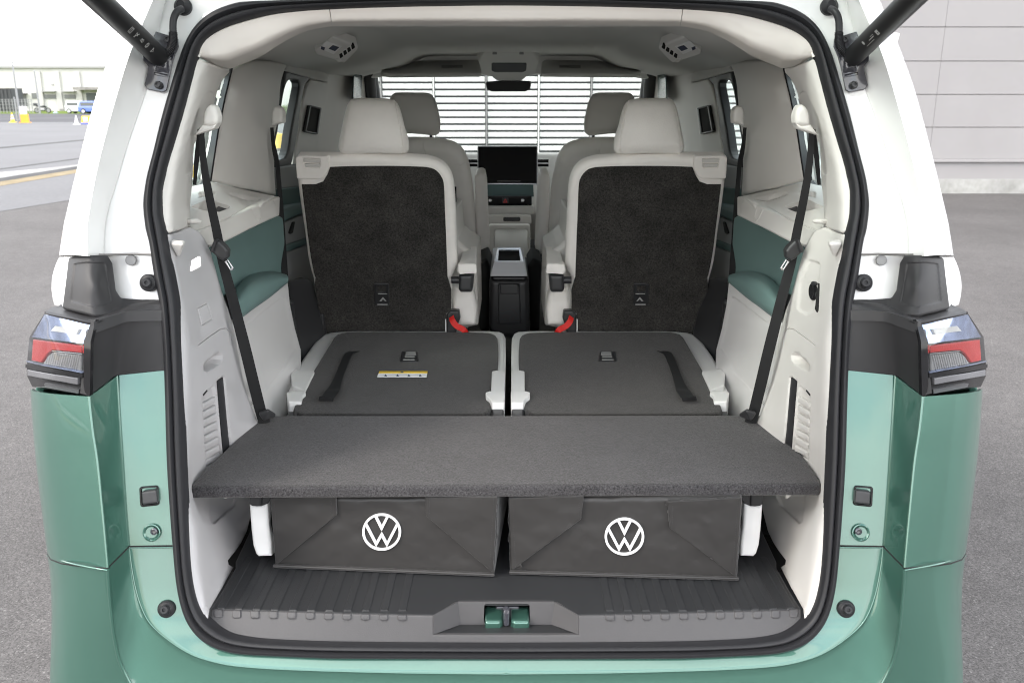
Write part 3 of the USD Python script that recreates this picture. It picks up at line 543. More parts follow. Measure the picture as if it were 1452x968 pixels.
# --- tail lamps
ls = SRD([(133, 452, -.10), (119, 480, -.098), (119, 530, -.088), (125, 560, -.073), (100, 460, -.075), (95, 500, -.07), (95, 540, -.055), (64, 443, -.01), (62, 480, .0), (60, 515, .005), (60, 545, .01), (40, 476, .075), (36, 523, .085), (43, 549, .085)])
for sgn, tag_ in ((1, 'left'), (-1, 'right')):
    fx = (lambda m: m) if sgn == 1 else mir
    lamp = van.group('tail_lamp')
    lamp.part('housing', fx(sheet(rnd([(80, 436), (62, 443), (40, 477), (36, 520), (37, 534), (44, 549), (124, 562), (127, 555), (123, 500), (136, 453)], 2), ls.closer(-.022), .03, r=.004, sp=6)), 'gloss_black')
    lamp.part('reflector', fx(sheet([(63, 446), (129, 456), (118, 487), (45, 478)], ls.closer(-.010), .006, sp=6)), 'lamp_mirror', label='mirrored upper chamber')
    lamp.part('inner_shelf', fx(sheet([(78, 462), (112, 466), (108, 474), (72, 469)], ls.closer(-.004), .004, sp=6)), 'print_grey')
    lamp.part('red_light', fx(sheet(Polygon([(46, 481), (116, 490), (115.5, 500), (74, 496), (67, 501), (58, 514), (44, 511)]), ls.closer(-.006), .006, r=.002, sp=5)), 'lamp_red', label='red tail light band')
    lamp.part('red_corner', fx(sheet([(118, 489), (122.5, 488), (121, 500), (117.5, 500.5)], ls.closer(.0015), .004, sp=4)), 'lamp_red')
    lamp.part('reverse_light', fx(sheet([(75, 499), (114.5, 503), (115, 526), (60, 516), (68, 504)], ls.closer(-.008), .006, r=.002, sp=5, emb=[(line([(66 + i * 3.2, 500), (60 + i * 3.2, 525)], 1.4), .0015, .6) for i in range(16)])), 'lamp_grey')
    lamp.part('chrome_line', fx(sheet(line([(74, 497.5), (115.5, 501.5)], 1.2), ls.closer(-.002), .004, sp=3)), 'chrome')
    lamp.part('lower_line', fx(sheet(line([(38, 512), (58, 517), (116, 528)], 1.6), ls.closer(-.002), .004, sp=3)), 'lamp_mirror')
    lamp.part('indicator_bar', fx(sheet(rnd([(38, 524), (110, 536.5), (110, 545.5), (38.5, 532.5)], .8), ls.closer(.001), .006, r=.0015, sp=4)), 'lamp_bar')
    lamp.part('lower_reflector', fx(sheet(rnd([(62, 543), (112, 552), (111, 558), (64, 549)], .8), ls.closer(-.012), .006, sp=5)), 'lamp_dark')
    lamp.part('top_trim', fx(sheet(line([(64, 443), (100, 451), (134, 454.5)], 2.2), ls.closer(.0035), .004, sp=3)), 'gloss_black')
    lamp.part('side_trim', fx(sheet([(131, 454), (136, 452.5), (128.5, 484), (127.5, 561), (121, 560), (118.5, 545), (119, 482)], ls.closer(.002), .006, sp=5)), 'gloss_black')
    lamp.part('divider', fx(sheet(Polygon([(36, 516), (60, 520), (117, 530), (117, 535.5), (60, 526.5), (36, 521)]), ls.closer(.0), .006, sp=5)), 'gloss_black')
    lamp.part('lens', fx(sheet(rnd([(65, 445), (130, 456), (118, 486), (116, 529), (37, 514), (40, 478)], 1.5), ls.closer(.003), .0025, r=.002, sp=6)), 'lens_clear')

# --- green rear corners
gA = [(43, 551), (46, 600), (50, 646), (58, 715), (67, 784)]; gB = [(126, 562), (131, 610), (137, 650), (145, 728), (152, 804)]; gC = [(167, 532), (171, 600), (174, 646), (178, 710), (183, 773)]; gD = [(243, 524), (245, 600), (247, 646), (252, 728), (255, 772)]
n = 50; a, b, c, d = C(gA, n, .08), C(gB, n, -.070), C(gC, n, -.012), C(gD, n, .002)
def corner(a, b, c, d): return [a, between(a, b, .18, .024), between(a, b, .40, .030), between(a, b, .65, .022), between(a, b, .88, .008), between(a, b, .97, .003), b, between(b, c, .04, -.003), between(b, c, .5, -.004), between(b, c, .93, -.002), c, between(c, d, .04, .002), between(c, d, .5, .001), d]
both('rear_corner_panel', loft(corner(a, b, c, d), .006), 'green_paint', smooth=40)
# --- bumper: the same section carried down and round under the sill
bA = [(67, 786), (72, 832), (73, 878), (71, 968), (68, 1040), (66, 1130)]; bB = [(152.5, 806, -.07), (158, 878, -.050), (167, 930, -.033), (184, 968, -.024), (212, 1008, -.020), (262, 1050, -.020), (340, 1080, -.020), (480, 1098, -.022), (717.5, 1105, -.022)]
bC = [(183.5, 775), (190, 825), (207, 875), (240, 908), (283, 932), (333, 943.5), (400, 948.5), (484, 951.5), (600, 954), (717.5, 955)]; bD = [(255, 774), (258, 828), (268, 868), (287, 898), (309, 912), (341, 919), (400, 922), (484, 925), (600, 926), (717.5, 926)]
n = 140
def upto(pts, k, dy): return C(pts, k, dy)
b_, c_, d_ = [axis0(q, -1) for q in (C(bB, n, -.070), C(bC, n, -.012), C(bD, n, .004))]
m_in = loft([between(b_, c_, .0, 0), between(b_, c_, .04, -.003), between(b_, c_, .5, -.006), between(b_, c_, .90, -.003), between(b_, c_, .97, -.001), c_, between(c_, d_, .05, .002), between(c_, d_, .2, .0025), between(c_, d_, .5, .001), d_], .006)
eB = bB
eA = [(67, 786), (72, 832), (73, 878), (71, 968), (90, 1060), (150, 1140), (280, 1200), (450, 1240), (717.5, 1260)]
a_, b2 = axis0(C(eA, n, .08), -1), axis0(C(eB, n, -.070), -1)
fade = np.clip((np.arange(n) - 70) / 50, 0, 1)[:, None]
a_ = a_ * (1 - fade) + (b2 * [1.02, 1, 0] + [0, -.03, .26]) * fade
m_out = loft([a_, between(a_, b2, .18, .024), between(a_, b2, .40, .030), between(a_, b2, .65, .022), between(a_, b2, .88, .008), between(a_, b2, .97, .003), b2], .006)
bm = cat(m_in, m_out); van.part('rear_bumper', weld(cat(bm, mir(bm))), 'green_paint', smooth=40)
def bead(c, r): return tube(c, r, 10, k=0)
both('corner_edge', bead(b + tn * -.0012, .0030), 'green_paint', smooth=60)
eb = b_[:105] + tn * -.0012; both('bumper_edge', bead(eb, np.linspace(.0030, .0042, 6)), 'green_paint', smooth=60)
both('bumper_edge', bead(c_ + tn * -.0010, .0022), 'green_paint', smooth=60)
tq = [(67, 787.5, .075), (80, 792.5, .02), (97, 797.5, -.035), (120, 802.5, -.06), (152.5, 808, -.072)]; tq = curve(tq, 30); both('bumper_edge', bead(rear(tq[:, 0], tq[:, 1], tq[:, 2]), .0016), 'green_paint', smooth=60)
tq = curve([(184, 776.5, -.0135), (215, 776, -.007), (247, 775.5, -.001)], 12); both('bumper_edge', bead(rear(tq[:, 0], tq[:, 1], tq[:, 2]), .0014), 'green_paint', smooth=60)
row = np.array([s[-1] for s in corner(a, b, c, d)]); both('bumper_seam', bead(row + [0, .0004, -.0014], .0016), 'gap_black')

# --- fittings on the flange
fl = SRD([(150, 600, -.02), (183, 773, -.014), (240, 773, -.002), (240, 560, -.004), (185, 560, -.012), (215, 690, -.006), (240, 870, -.004), (210, 400, -.001), (185, 368, -.003)])
for fx in (lambda m: m, mir):
    lc = van.group('tailgate_guide'); lc.part('socket', fx(sheet(rnd([(197, 690), (224, 688), (226, 716), (198.5, 719)], 4), fl.closer(.004), .006, r=.002, sp=3, emb=[(rnd([(199.5, 692), (222, 690), (224, 714), (201, 716.5)], 3), .006, 1.5)])), 'gloss_black')
    lc.part('wedge', fx(sheet(rnd([(200, 697), (222, 694), (223.5, 713), (201.5, 716)], 2.5), fl.closer(.016), .018, r=.004, sp=3)), 'black_plastic')
    rc = van.group('body_screw'); p = rear(215, 755, -.010)
    ctr = p; rc.part('dish', fx(lathe([(.0165, -.001), (.0168, .0008), (.0150, .0012), (.0128, -.0005), (.009, -.0052), (0, -.0056)], tn, ctr, 36)), 'green_paint', smooth=40)
    rc.part('screw', fx(lathe([(.0065, -.004), (.0065, .002), (.004, .003), (.0035, .0005), (0, .0003)], tn, ctr + np.array([.005, 0, .003]), 24)), 'steel_black')
    for px, py, r, m in ((212, 401, 1, 1), (237, 862, 1, 1)):
        q = rear(px, py, -.003); ax = (CAM - q) / np.linalg.norm(CAM - q) * .6 + tn * .4 + np.array([-.10, 0, 0]); rb = van.group('rubber_buffer')
        rb.part('collar', fx(lathe([(.0165, -.004), (.0165, .006), (.014, .009), (.010, .010)], tn, q, 30)), 'rubber')
        rb.part('stop', fx(lathe([(.0115, .004), (.0115, .011), (.0085, .013), (.0085, .021), (.0068, .0235), (.0035, .0235), (.003, .020), (0, .020)], ax, q, 30)), 'rubber')
    van.part('body_plug', fx(lathe([(.0100, -.004), (.0098, .002), (.008, .003), (0, .0032)], tn, rear(185.5, 369, -.006), 26)), 'door_grey')
    # strut, bracket and cable
    st = van.group('tailgate_strut'); f0 = rear(224, 79, -.035); f1 = atX(95, -42, -.60); f1 = f0 + (f1 - f0) * 1.55
    st.part('tube', fx(tube([f0, f1], .0185, 26, k=12)), 'strut_black')
    st.part('end_cap', fx(hull((*f0, .0178), (*(f0 + (f0 - f1) / np.linalg.norm(f0 - f1) * .012), .011))), 'strut_black')
    br = rnd([(219, 44), (232, 48), (252, 54), (253, 66), (247, 80), (243, 95), (236, 128), (231, 131), (209, 127), (204.5, 121), (211, 95), (203, 86), (203, 78), (214, 66)], 2.2)
    bk = SRD([(219, 44, -.012), (252, 54, -.010), (204, 121, -.012), (236, 130, -.006), (225, 85, -.014), (204, 82, -.03)])
    st.part('bracket', fx(sheet(br, bk.closer(.003), .004, r=.0015, sp=3, emb=[(rnd([(219, 102), (238, 106), (236, 110), (218, 106.5)], 1), .006, 1.2), (rnd([(222, 90), (242, 78), (240, 104), (220, 101)], 2), -.008, 5)])), 'steel_black', smooth=35)
    st.part('ball_stud', fx(lathe([(.009, 0), (.009, .012), (.005, .02), (0, .02)], tn, rear(225, 88, -.012), 20)), 'steel_black')
    for px, py in ((225, 121), (239, 57)): st.part('bolt', fx(lathe([(.0072, 0), (.0072, .003), (.0055, .0075), (.003, .0078), (.0026, .005), (0, .005)], tn, rear(px, py, -.014), 20)), 'dark_plastic')
    gp = rear(260, 10, -.004); st.part('grommet', fx(lathe([(.0165, -.003), (.0165, .004), (.011, .010), (.0075, .016), (0, .016)], tn, gp, 28)), 'rubber')
    cb = [rear(258, 13, -.022), rear(249, 20, -.034), rear(245.5, 32, -.034), rear(245.5, 46, -.032), rear(245.5, 58, -.032), rear(243, 68, -.034), rear(236, 76, -.036), rear(228, 80, -.036)]
    st.part('cable', fx(tube(cb[:4], .0066, 14)), 'rubber')
    rg = curve3(cb[3:], 66); t_, u_, w_ = frames(rg); rad = .0066 + .0017 * (np.arange(66) % 3 == 1)
    st.part('ribbed_sleeve', fx(tube(rg, rad, 12, k=66)), 'rubber')
    # faint print on the strut tubes
    dv = (f1 - f0) / np.linalg.norm(f1 - f0); 
    sv = np.cross(dv, CAM - f0); sv /= np.linalg.norm(sv); nv = np.cross(sv, dv); nv *= np.sign(nv @ (CAM - f0)); pr = []
    def along(px):
        us = np.linspace(0, np.linalg.norm(f1 - f0), 200); w_ = f0 + dv * us[:, None] - CAM; X_p = CX + F * (w_ @ _r) / (w_ @ _f); return float(np.interp(-px, -X_p, us))
    def mark(poly, px):
        u = along(px); poly = affinity.scale(poly, 1.25, 1.25, origin=(0, 0))
        k = trimesh.creation.extrude_polygon(poly, .0004, engine='earcut'); T = np.eye(4); T[:3, 0], T[:3, 1], T[:3, 2], T[:3, 3] = sv, -dv, np.cross(sv, -dv), f0 + dv * u + nv * .0186
        k.apply_transform(T); return k
    if fx(box(0, 1, 0, 1, 0, 1)).bounds[0, 0] == 0:
        ring = lambda x, y, r: ell(x, y, r, n=16).difference(ell(x, y, r * .62, n=16))
        L = lambda *p: LineString(p).buffer(.0005, cap_style=2)
        pr = [mark(shapely.union_all([L((-.004, -.004), (.004, -.004)), L((-.004, 0), (.004, 0)), L((-.004, .004), (.004, .004)), L((-.004, -.004), (-.004, .004)), L((.004, -.004), (.004, .004))]), 173.5), mark(shapely.union_all([L((-.004, -.004), (.004, .004)), L((.0, .004), (.003, -.004)), L((-.004, -.001), (.002, -.004))]), 181.5),
              mark(shapely.union_all([ring(0, -.002, .0024), ring(0, .0024, .0028)]), 189.5), mark(ring(0, 0, .0042).union(L((-.003, .003), (.003, -.003))), 197), mark(Polygon([(-.0042, -.003), (.0042, -.003), (0, .0045)]).difference(Polygon([(-.0028, -.0018), (.0028, -.0018), (0, .0027)])), 205)]
    else: pr = [mark(sbox(-.0036, -.004, .0036, .004).difference(sbox(-.002, -.002, .0005, .0005)), 177), mark(ell(.003, 0, .0028, n=16), 196), mark(sbox(-.0005, -.010, .0005, .010), 186), mark(sbox(-.004, -.016, -.0034, .016), 190), mark(sbox(.0022, -.006, .0028, .006), 184)]
    st.part('printed_marks', fx(cat(*pr)), 'print_grey', smooth=False)

# --- outer body: sides, roof, nose (mostly hidden from behind; needed for light, reflections and side views)
def halfw(z): return np.interp(z, [.25, .48, .736, .93, 1.1, 1.15, 1.20, 1.319, 1.488, 1.676, 1.81, 1.90, 1.94], [.89, .918, .918, .940, .950, .922, .893, .884, .842, .783, .722, .60, .40])
def side(Y, z): return halfw(z) + (.022 + .085 * np.clip((z - 1.30) / .2, 0, 1)) * np.clip((Y - 1.80) / .9, 0, 1) - .16 * np.clip((Y - 5.3) / 1.1, 0, 1) ** 2
def yz_sheet(poly, m, name, sp=.08, thick=.012, inner=None):
    p, t = tri2d(poly, sp)
    X = -(inner(p[:, 0], p[:, 1]) if inner else side(p[:, 0], p[:, 1])); v = np.c_[X, p]; n_ = vnorm(v, t)
    if (n_[:, 0].mean() > 0) != (inner is not None): t = t[:, ::-1]; n_ = -n_
    return both(name, solid(v, t, v - n_ * thick), m, smooth=40)
def W(y0, y1, z0, z1, r=.05): return rnd(sbox(y0, z0, y1, z1), r)
wins = [W(2.03, 2.62, 1.40, 1.73), W(2.98, 3.98, 1.38, 1.725), W(4.14, 4.98, 1.36, 1.71)]
def tail_edge(z): return 1.305 + .25 * z + .092
up = Polygon([(tail_edge(1.28), 1.28), (tail_edge(1.80), 1.80), (2.1, 1.885), (4.2, 1.90), (4.75, 1.85), (5.7, 1.28)])
for w in wins: up = up.difference(w)
yz_sheet(up, 'white_paint', 'side_upper_panel')
arch = [Point(2.62, .36).buffer(.42), Point(5.55, .36).buffer(.42)]
lo = Polygon([(tail_edge(.35), .35), (tail_edge(1.277), 1.277), (5.7, 1.277), (6.2, 1.1), (6.33, .8), (6.3, .3), (2.0, .26)])
for w in arch: lo = lo.difference(w)
yz_sheet(lo, 'green_paint', 'side_lower_panel')
for w, m in zip(wins, ('privacy_pane', 'privacy_pane', 'window_pane')): yz_sheet(w.buffer(.012), m, 'side_window', thick=.004, inner=lambda y, z: side(y, z) - .014)
R = []
for Y, dz in ((1.79, -.02), (1.9, 0), (2.4, .012), (3.4, .018), (4.2, .0), (4.66, -.05), (4.86, -.135)):
    xs = np.linspace(-1, 1, 41); hw = .655 + .17 * min(1, max(0, (Y - 1.79) / .8)); z = 1.945 + dz - .085 * np.abs(xs) ** 4; R.append(np.c_[xs * hw, np.full(41, Y), z])
van.part('roof', loft(R, .02, toward=(0, 0, 1)), 'white_paint', smooth=40)
tail = axis0(C(SO[:8], 50, .0), 0); 
up2 = np.c_[np.linspace(0, -.655, 50), np.full(50, 1.795), 1.923 - .085 * np.linspace(0, 1, 50) ** 4]
hd = loft([up2, (up2 + tail) / 2, tail], .01); van.part('tail_header', weld(cat(hd, mir(hd))), 'white_paint', smooth=40)
ns = [np.c_[np.linspace(-1, 1, 31) * w, y - .22 * np.linspace(-1, 1, 31) ** 2, np.full(31, z)] for w, y, z in ((.80, 5.95, 1.24), (.90, 6.25, 1.1), (.93, 6.42, .8), (.92, 6.42, .5), (.88, 6.3, .28))]
van.part('nose', loft(ns, .02, toward=(0, 1, 0)), 'green_paint', smooth=40)
van.part('windscreen', loft([np.c_[np.linspace(-1, 1, 21) * w, y - .10 * np.linspace(-1, 1, 21) ** 2, np.full(21, z)] for w, y, z in ((.72, 4.78, 1.80), (.78, 5.35, 1.5), (.84, 5.93, 1.24))], .005, toward=(0, 0, 1)), 'window_pane')
van.part('underbody', box(-.86, .86, 1.75, 6.1, .20, .30), 'dark_plastic', smooth=False)
for x in (-.80, .80):
    for y in (2.62, 5.55): wl = van.part('wheel', lathe([(.21, -.11), (.33, -.11), (.36, -.08), (.36, .08), (.33, .11), (.21, .11)], (1, 0, 0), (x, y, .36), 40), 'tyre'); wl.part('rim', lathe([(0, -.02), (.1, -.03), (.2, .02), (.215, .0)], (np.sign(x), 0, 0), (x + np.sign(x) * .09, y, .36), 40), 'silver')
# the raised tailgate overhead, held by the struts
tg = van.group('tailgate')
G0, G1 = np.array([0, 1.80, 1.955]), np.array([0, .45, 2.12]); L_ = np.linalg.norm(G1 - G0); gd = (G1 - G0) / L_; gn = np.array([0, gd[2], -gd[1]]); gn *= np.sign(gn[2])
outl = rnd(Polygon([(-.70, 0), (.70, 0), (.86, .60), (.84, 1.32), (-.84, 1.32), (-.86, .60)]), .12); glass = rnd(sbox(-.60, .16, .60, .62), .08)
def gate(poly, off, th):
    m = trimesh.creation.extrude_polygon(poly, th, engine='earcut'); T = np.eye(4); T[:3, 0], T[:3, 1], T[:3, 2], T[:3, 3] = (1, 0, 0), gd, np.cross((1, 0, 0), gd), G0 + gn * off
    if (T[:3, 2] @ gn) < 0: T[:3, 3] = T[:3, 3] + gn * th
    m.apply_transform(T); return m
for fx in (lambda m: m, mir):
    w = np.array(f1); zt = G0[2] + (w[1] - G0[1]) / (G1[1] - G0[1]) * (G1[2] - G0[2]); tg.part('strut_mount', fx(hull((w[0], w[1], w[2], .022), (w[0], w[1] + .05, zt - .005, .03), (w[0], w[1] - .05, zt - .005, .03))), 'strut_black')
tg.part('outer_skin', gate(outl.difference(glass), .04, .03), 'white_paint', smooth=False); tg.part('inner_lining', gate(outl.buffer(-.05).difference(glass), .0, .035), 'trim_grey', smooth=False); tg.part('rear_window', gate(glass.buffer(.01), .036, .004), 'privacy_pane', smooth=False)
# ---------------------------------------------------------------- boot and cabin trim
def cv(pts, n=None, step=5): return [tuple(q) for q in curve(pts, n, step)]
def strip(pts, lo, hi): return [q for q in pts if lo <= q[1] <= hi]
SIc = [tuple(q) for q in curve(SI, 400)]
# beige header above the opening
hdr_in = [(717.5, 38), (600, 36.5), (484, 37), (440, 43), (415, 53), (392, 66), (372, 79), (355, 87), (340, 92.5), (328, 97), (316, 95.5), (303, 91), (279.5, 80.5)]
so_h = [q for q in SIc if q[1] <= 81]; ho = curve(so_h, 160); hi = curve(hdr_in, 160)
dyi = np.interp(hi[:, 0], [279, 303, 316, 328, 345, 372, 400, 440, 484, 600, 718], [.05, .10, .17, .22, .23, .19, .155, .13, .12, .115, .115])
def hcurve(u, dy): q = ho[:, :2] + (hi[:, :2] - ho[:, :2]) * u; return rear(q[:, 0], q[:, 1], dy)
hc = [axis0(q, 0) for q in (hcurve(-.04, .03), hcurve(0, .014), hcurve(.06, .006), hcurve(.3, .008 + dyi * .04), hcurve(.6, .012 + dyi * .09), hcurve(.76, .014 + dyi * .16), hcurve(.82, .016 + dyi * .30), hcurve(.93, dyi * .80), hcurve(1.0, dyi), hcurve(.985, dyi + .02))]
cut = int(np.argmin(np.abs(hi[:, 0] - 470))); mid_ = weld(cat(loft([c[:cut] for c in hc], .008), mir(loft([c[:cut] for c in hc], .008))))
van.part('header_trim', mid_, 'header_beige', smooth=50)
both('header_corner_trim', loft([np.vstack([c[cut - 1] + (c[cut] - c[cut - 1]) * .35, c[cut:]]) for c in hc], .008), 'header_beige', smooth=50)

# upper rear pillar trim with the belt guide
up_in = [(279.5, 82), (303, 92.5), (327, 99), (326.5, 104), (319, 112), (311, 126), (306, 145), (300, 165), (288, 190), (279, 206), (276.5, 237), (274.5, 262), (271.5, 290), (271, 321), (258, 326), (243, 330.5), (229, 326)]
ups = SCV([(q[0], q[1], .008) for q in SIc[::6] if 70 < q[1] < 345],
    [(298, 84, .05), (285, 110, .034), (276, 147, .032), (263, 193, .03), (250, 243, .028), (243, 290, .028), (244, 330, .028)],
    [(311, 90, .13), (303, 105, .13), (289, 145, .13), (275, 193, .13), (264, 243, .13), (258, 290, .13), (258, 330, .13)],
    [(329, 97, .30), (325, 104, .33), (311, 126, .32), (304, 148, .31), (287, 192, .30), (277, 240, .28), (272, 290, .26), (271, 330, .24)])
_su = [q for q in SIc if 81 <= q[1] <= 326.5]; upo = Polygon(_su + up_in[::-1]).buffer(0).union(Polygon(_su + [(q[0] - 4, q[1]) for q in _su[::-1]]).buffer(0)).buffer(.3).buffer(-.3)
oval = rnd([(296, 128), (306, 132), (302, 160), (283, 195), (277, 235), (268, 253), (262, 250), (262, 215), (276, 165)], 5)
both('rear_pillar_trim', sheet(upo, ups, .012, r=.005, sp=6, emb=[(oval, .0025, 1.5)]), 'trim_beige', smooth=45)
gsf = SY(1.785)
both('belt_guide', cat(sheet(Polygon(cv([(286, 178), (287, 165), (292, 152), (299, 148), (305, 155), (308, 168), (307, 176), (298, 179), (286, 178)])[:-1]), gsf.closer(.01), .03, r=.010, sp=3),
     sheet(Polygon([(286, 177), (298, 178.5), (307, 175.5), (303, 183), (288, 188), (275, 192)]), gsf.closer(.008), .03, r=.005, sp=3)), 'trim_beige', smooth=50)

# lower boot side trim
low_in = [(229, 328), (243, 331.5), (271, 322.5), (283, 327), (292, 338), (300, 356), (307, 380), (313, 402), (320, 425), (326, 440), (331, 458), (336, 478), (341, 510), (348, 545), (356, 570), (368, 600), (372, 640), (360, 720), (352, 752), (344, 768), (336, 780), (325, 794), (326, 799), (333, 803), (316, 834), (299, 863), (296, 886)]
lows = SCV([(q[0], q[1], .006) for q in SIc[::6] if 310 < q[1] < 893],
    [(241, 328, .026), (245, 356, .026), (258, 433, .024), (264, 490, .024), (266, 556, .024), (266, 620, .026), (267, 660, .030), (269, 700, .028), (275, 745, .024), (279, 795, .022), (284, 832, .016), (291, 862, .010), (300, 893, .006)],
    [(256, 328, .13), (262, 356, .12), (275, 433, .11), (281, 490, .11), (283, 556, .11), (280, 620, .115), (275, 655, .13), (273, 690, .14), (279, 715, .15), (296, 745, .15), (303, 795, .12), (301, 832, .075), (299, 862, .045), (303, 893, .02)],
    [(283, 327, .23), (298, 356, .265), (308, 385, .28), (320, 425, .32), (336, 478, .39), (348, 545, .42), (368, 600, .47), (372, 645, .50), (362, 720, .46), (350, 752, .42), (336, 780, .30), (328, 800, .235), (316, 834, .125), (301, 862, .05), (306, 893, .022)])
_sl = [q for q in SIc if 328 <= q[1] <= 886]; lowo = Polygon(_sl + low_in[::-1]).buffer(0).union(Polygon(_sl + [(q[0] - 4, q[1]) for q in _sl[::-1]]).buffer(0)).buffer(.3).buffer(-.3)
hatch = rnd([(280, 490), (296, 478), (314, 466), (323, 466), (327, 474), (333, 520), (335, 640), (288, 662), (284, 580)], 3)
hatch_l = LineString([(281, 489.5), (296, 478), (313, 466.3), (321, 465.5), (325.5, 471), (328, 490)]).buffer(.55)
handle = rnd([(290, 528), (289, 516), (300, 506), (311, 498), (315.5, 503), (315.5, 510), (311, 517), (300, 524)], 2.5)
slot = rnd([(307, 540), (316.5, 533), (318.5, 535), (321.5, 565), (329, 645), (317, 655), (311, 590)], 1.2)
sqc = Polygon([(280.5, 437.5), (294, 430), (301.5, 452), (286.5, 461)]); sq = sqc.exterior.buffer(.7)
vent = rnd([(287, 563), (304, 545), (308.5, 560), (315, 648), (292, 664)], 1.5)
bin_ = rnd([(296, 700), (340, 700), (332, 718), (304, 743), (299, 740)], 2)
lens = Polygon([(270.8, 384), (272.5, 370), (284, 363), (284.3, 377)])
def lower(hatch_handle=True, right=False):
    e = [(hatch_l, .004, .4), (handle, .022, 5), (slot, .012, 1.2), (vent, .007, 1.5), (bin_, .006, 2)]
    if right: e += [(rnd([(273, 372), (292, 366), (306, 400), (309, 440), (292, 448), (281, 440)], 6), .004, 3)]
    else: e += [(sq, .0025, .5), (lens.buffer(1), .004, .8)]
    return sheet(lowo, lows, .012, r=.005, sp=5, emb=e)
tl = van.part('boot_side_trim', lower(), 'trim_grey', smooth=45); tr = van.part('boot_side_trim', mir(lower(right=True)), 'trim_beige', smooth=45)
tl.part('courtesy_lamp', sheet(rnd(lens, 1.2), lows.closer(-.001), .004, r=.001, sp=2.5), 'lamp_lit', label='lit white courtesy lamp')
# 12 volt socket, net slot (right only)
sk = tr.part('power_socket', mir(sheet(ell(287, 413, 5.4, 12.5), lows.closer(.006), .012, r=.004, sp=2.5)), 'gloss_black'); sk.part('hinge', mir(sheet(ell(285, 401.5, 3.2, 3), lows.closer(.008), .01, r=.002, sp=2)), 'dark_plastic')
tr.part('net_slot', mir(sheet(rnd([(274.5, 402), (277, 401), (281.5, 438), (278, 444), (275.8, 440)], 1), lows.closer(.0012), .004, sp=3)), 'gap_black')
for nd, fx in ((tl, lambda m: m), (tr, mir)):
    nd.part('slot_liner', fx(sheet(slot.buffer(-.9), lows.closer(-.0095), .003, sp=4)), 'rubber')
    for i in range(9):
        y = 566 + i * 11.6; x0 = 288.4 + i * .55; x1 = 305.8 + i * .95
        q = Polygon([(x0, y + 6), (x1, y - 4), (x1 + .6, y + 3.6), (x0 + .5, y + 12.5)])
        if y + 9 < 662: nd.part('vent_slat', fx(sheet(q, lows.closer(.0005), .006, r=.0025, sp=3)), 'trim_grey' if nd is tl else 'trim_beige', smooth=45)
    nd.part('handle_slit', fx(sheet(rnd([(287.5, 559), (293.5, 552), (294.5, 554), (288.5, 561.5)], .4), lows.closer(.001), .003, sp=2)), 'gap_black')
    hk = nd.part('bag_hook', fx(hull(*[(*rear(x, y, d), .004) for x, y, d in ((246, 343, .02), (259, 344, .02), (257, 346, .0), (246, 346, .01), (253, 360, .04))])), 'trim_beige')
    nd.part('trim_clip', fx(sheet(rnd([(271, 311), (283, 309), (290, 313), (285, 317), (274, 317)], 2), SRD([(270, 310, .18), (290, 310, .22), (280, 318, .2)]), .02, r=.006, sp=3)), 'trim_beige')

# the trim that carries the third-row side window: C pillar, shelf with cup tray, green panel, armrest bolster, lower panel
cps = SRX([(328, 98, -.725), (319, 138, -.735), (309, 187, -.745), (299, 256, -.755), (345, 130, -.70), (340, 200, -.715), (335, 255, -.73), (375, 110, -.715), (370, 180, -.72), (365, 260, -.735), (399, 146, -.755), (408, 95, -.76), (394, 277, -.755), (388, 220, -.745)])
cpo = Polygon(cv([(328.5, 98), (340, 93), (352, 88), (363, 85), (397, 86.5), (411, 91)]) + cv([(411, 91), (405, 104), (401, 121), (399, 146), (396, 175), (392, 200), (392, 230), (394.5, 277.5)])[1:] + [(346, 268), (299, 257)] + cv([(299, 257), (309, 187), (319, 138), (328.5, 98)])[1:-1]).buffer(0)
both('middle_pillar_trim', sheet(cpo, cps, .03, r=.012, sp=7), 'trim_beige', smooth=50)
both('window_seal', sheet(line([(329, 98), (319.3, 138), (309.3, 187), (299, 256)], 2.4), cps.closer(.002), .02, sp=4), 'rubber')
both('window_seal', sheet(line([(299, 255), (294, 262), (285, 266.5), (272, 268)], 1.6), SX(-.79), .02, sp=4), 'rubber')
both('upper_belt_guide', sheet(Polygon(cv([(385, 179), (384.5, 165), (386, 153), (392, 150), (398, 153), (401, 162), (400, 175), (392, 176), (385, 180)])[:-1]), SY(2.50), .035, r=.010, sp=3), 'trim_beige', smooth=50)

shf = SRX([(299, 257, -.755), (394, 278, -.745), (345, 267, -.75), (386, 281.5, -.672), (356, 294, -.672), (329, 305, -.672), (300, 318, -.672), (272, 329, -.672), (272, 264, -.78), (285, 290, -.70), (340, 283, -.71)])
tray = rnd([(268, 294), (295, 282), (329, 293.5), (311, 300.5), (296, 299.5)], 1.5); well = rnd([(306, 299), (311, 290.5), (329.5, 294.5), (313, 301)], 1)
slots = [rnd([(318, 274.5), (330, 273.5), (372, 281.5), (368, 284.5), (352, 285)], 2), rnd([(283, 272), (304, 271), (308, 275), (282, 281)], 2)]
shelf_top = sheet(Polygon([(268, 264), (299, 257), (346, 267.5), (394, 278), (386.5, 281.8), (356, 294.5), (329, 306), (306, 316), (272, 330), (266, 300)]), shf, .01, r=.004, sp=4, emb=[(tray, .045, 2), (slots[0], .014, 2), (slots[1], .012, 2)])
sfs = SRX([(394, 279, -.70), (398, 281, -.72), (386, 282, -.668), (329, 307, -.668), (290, 322, -.668), (397, 304, -.665), (319, 342, -.655), (300, 350, -.655), (340, 318, -.655), (380, 295, -.66)])
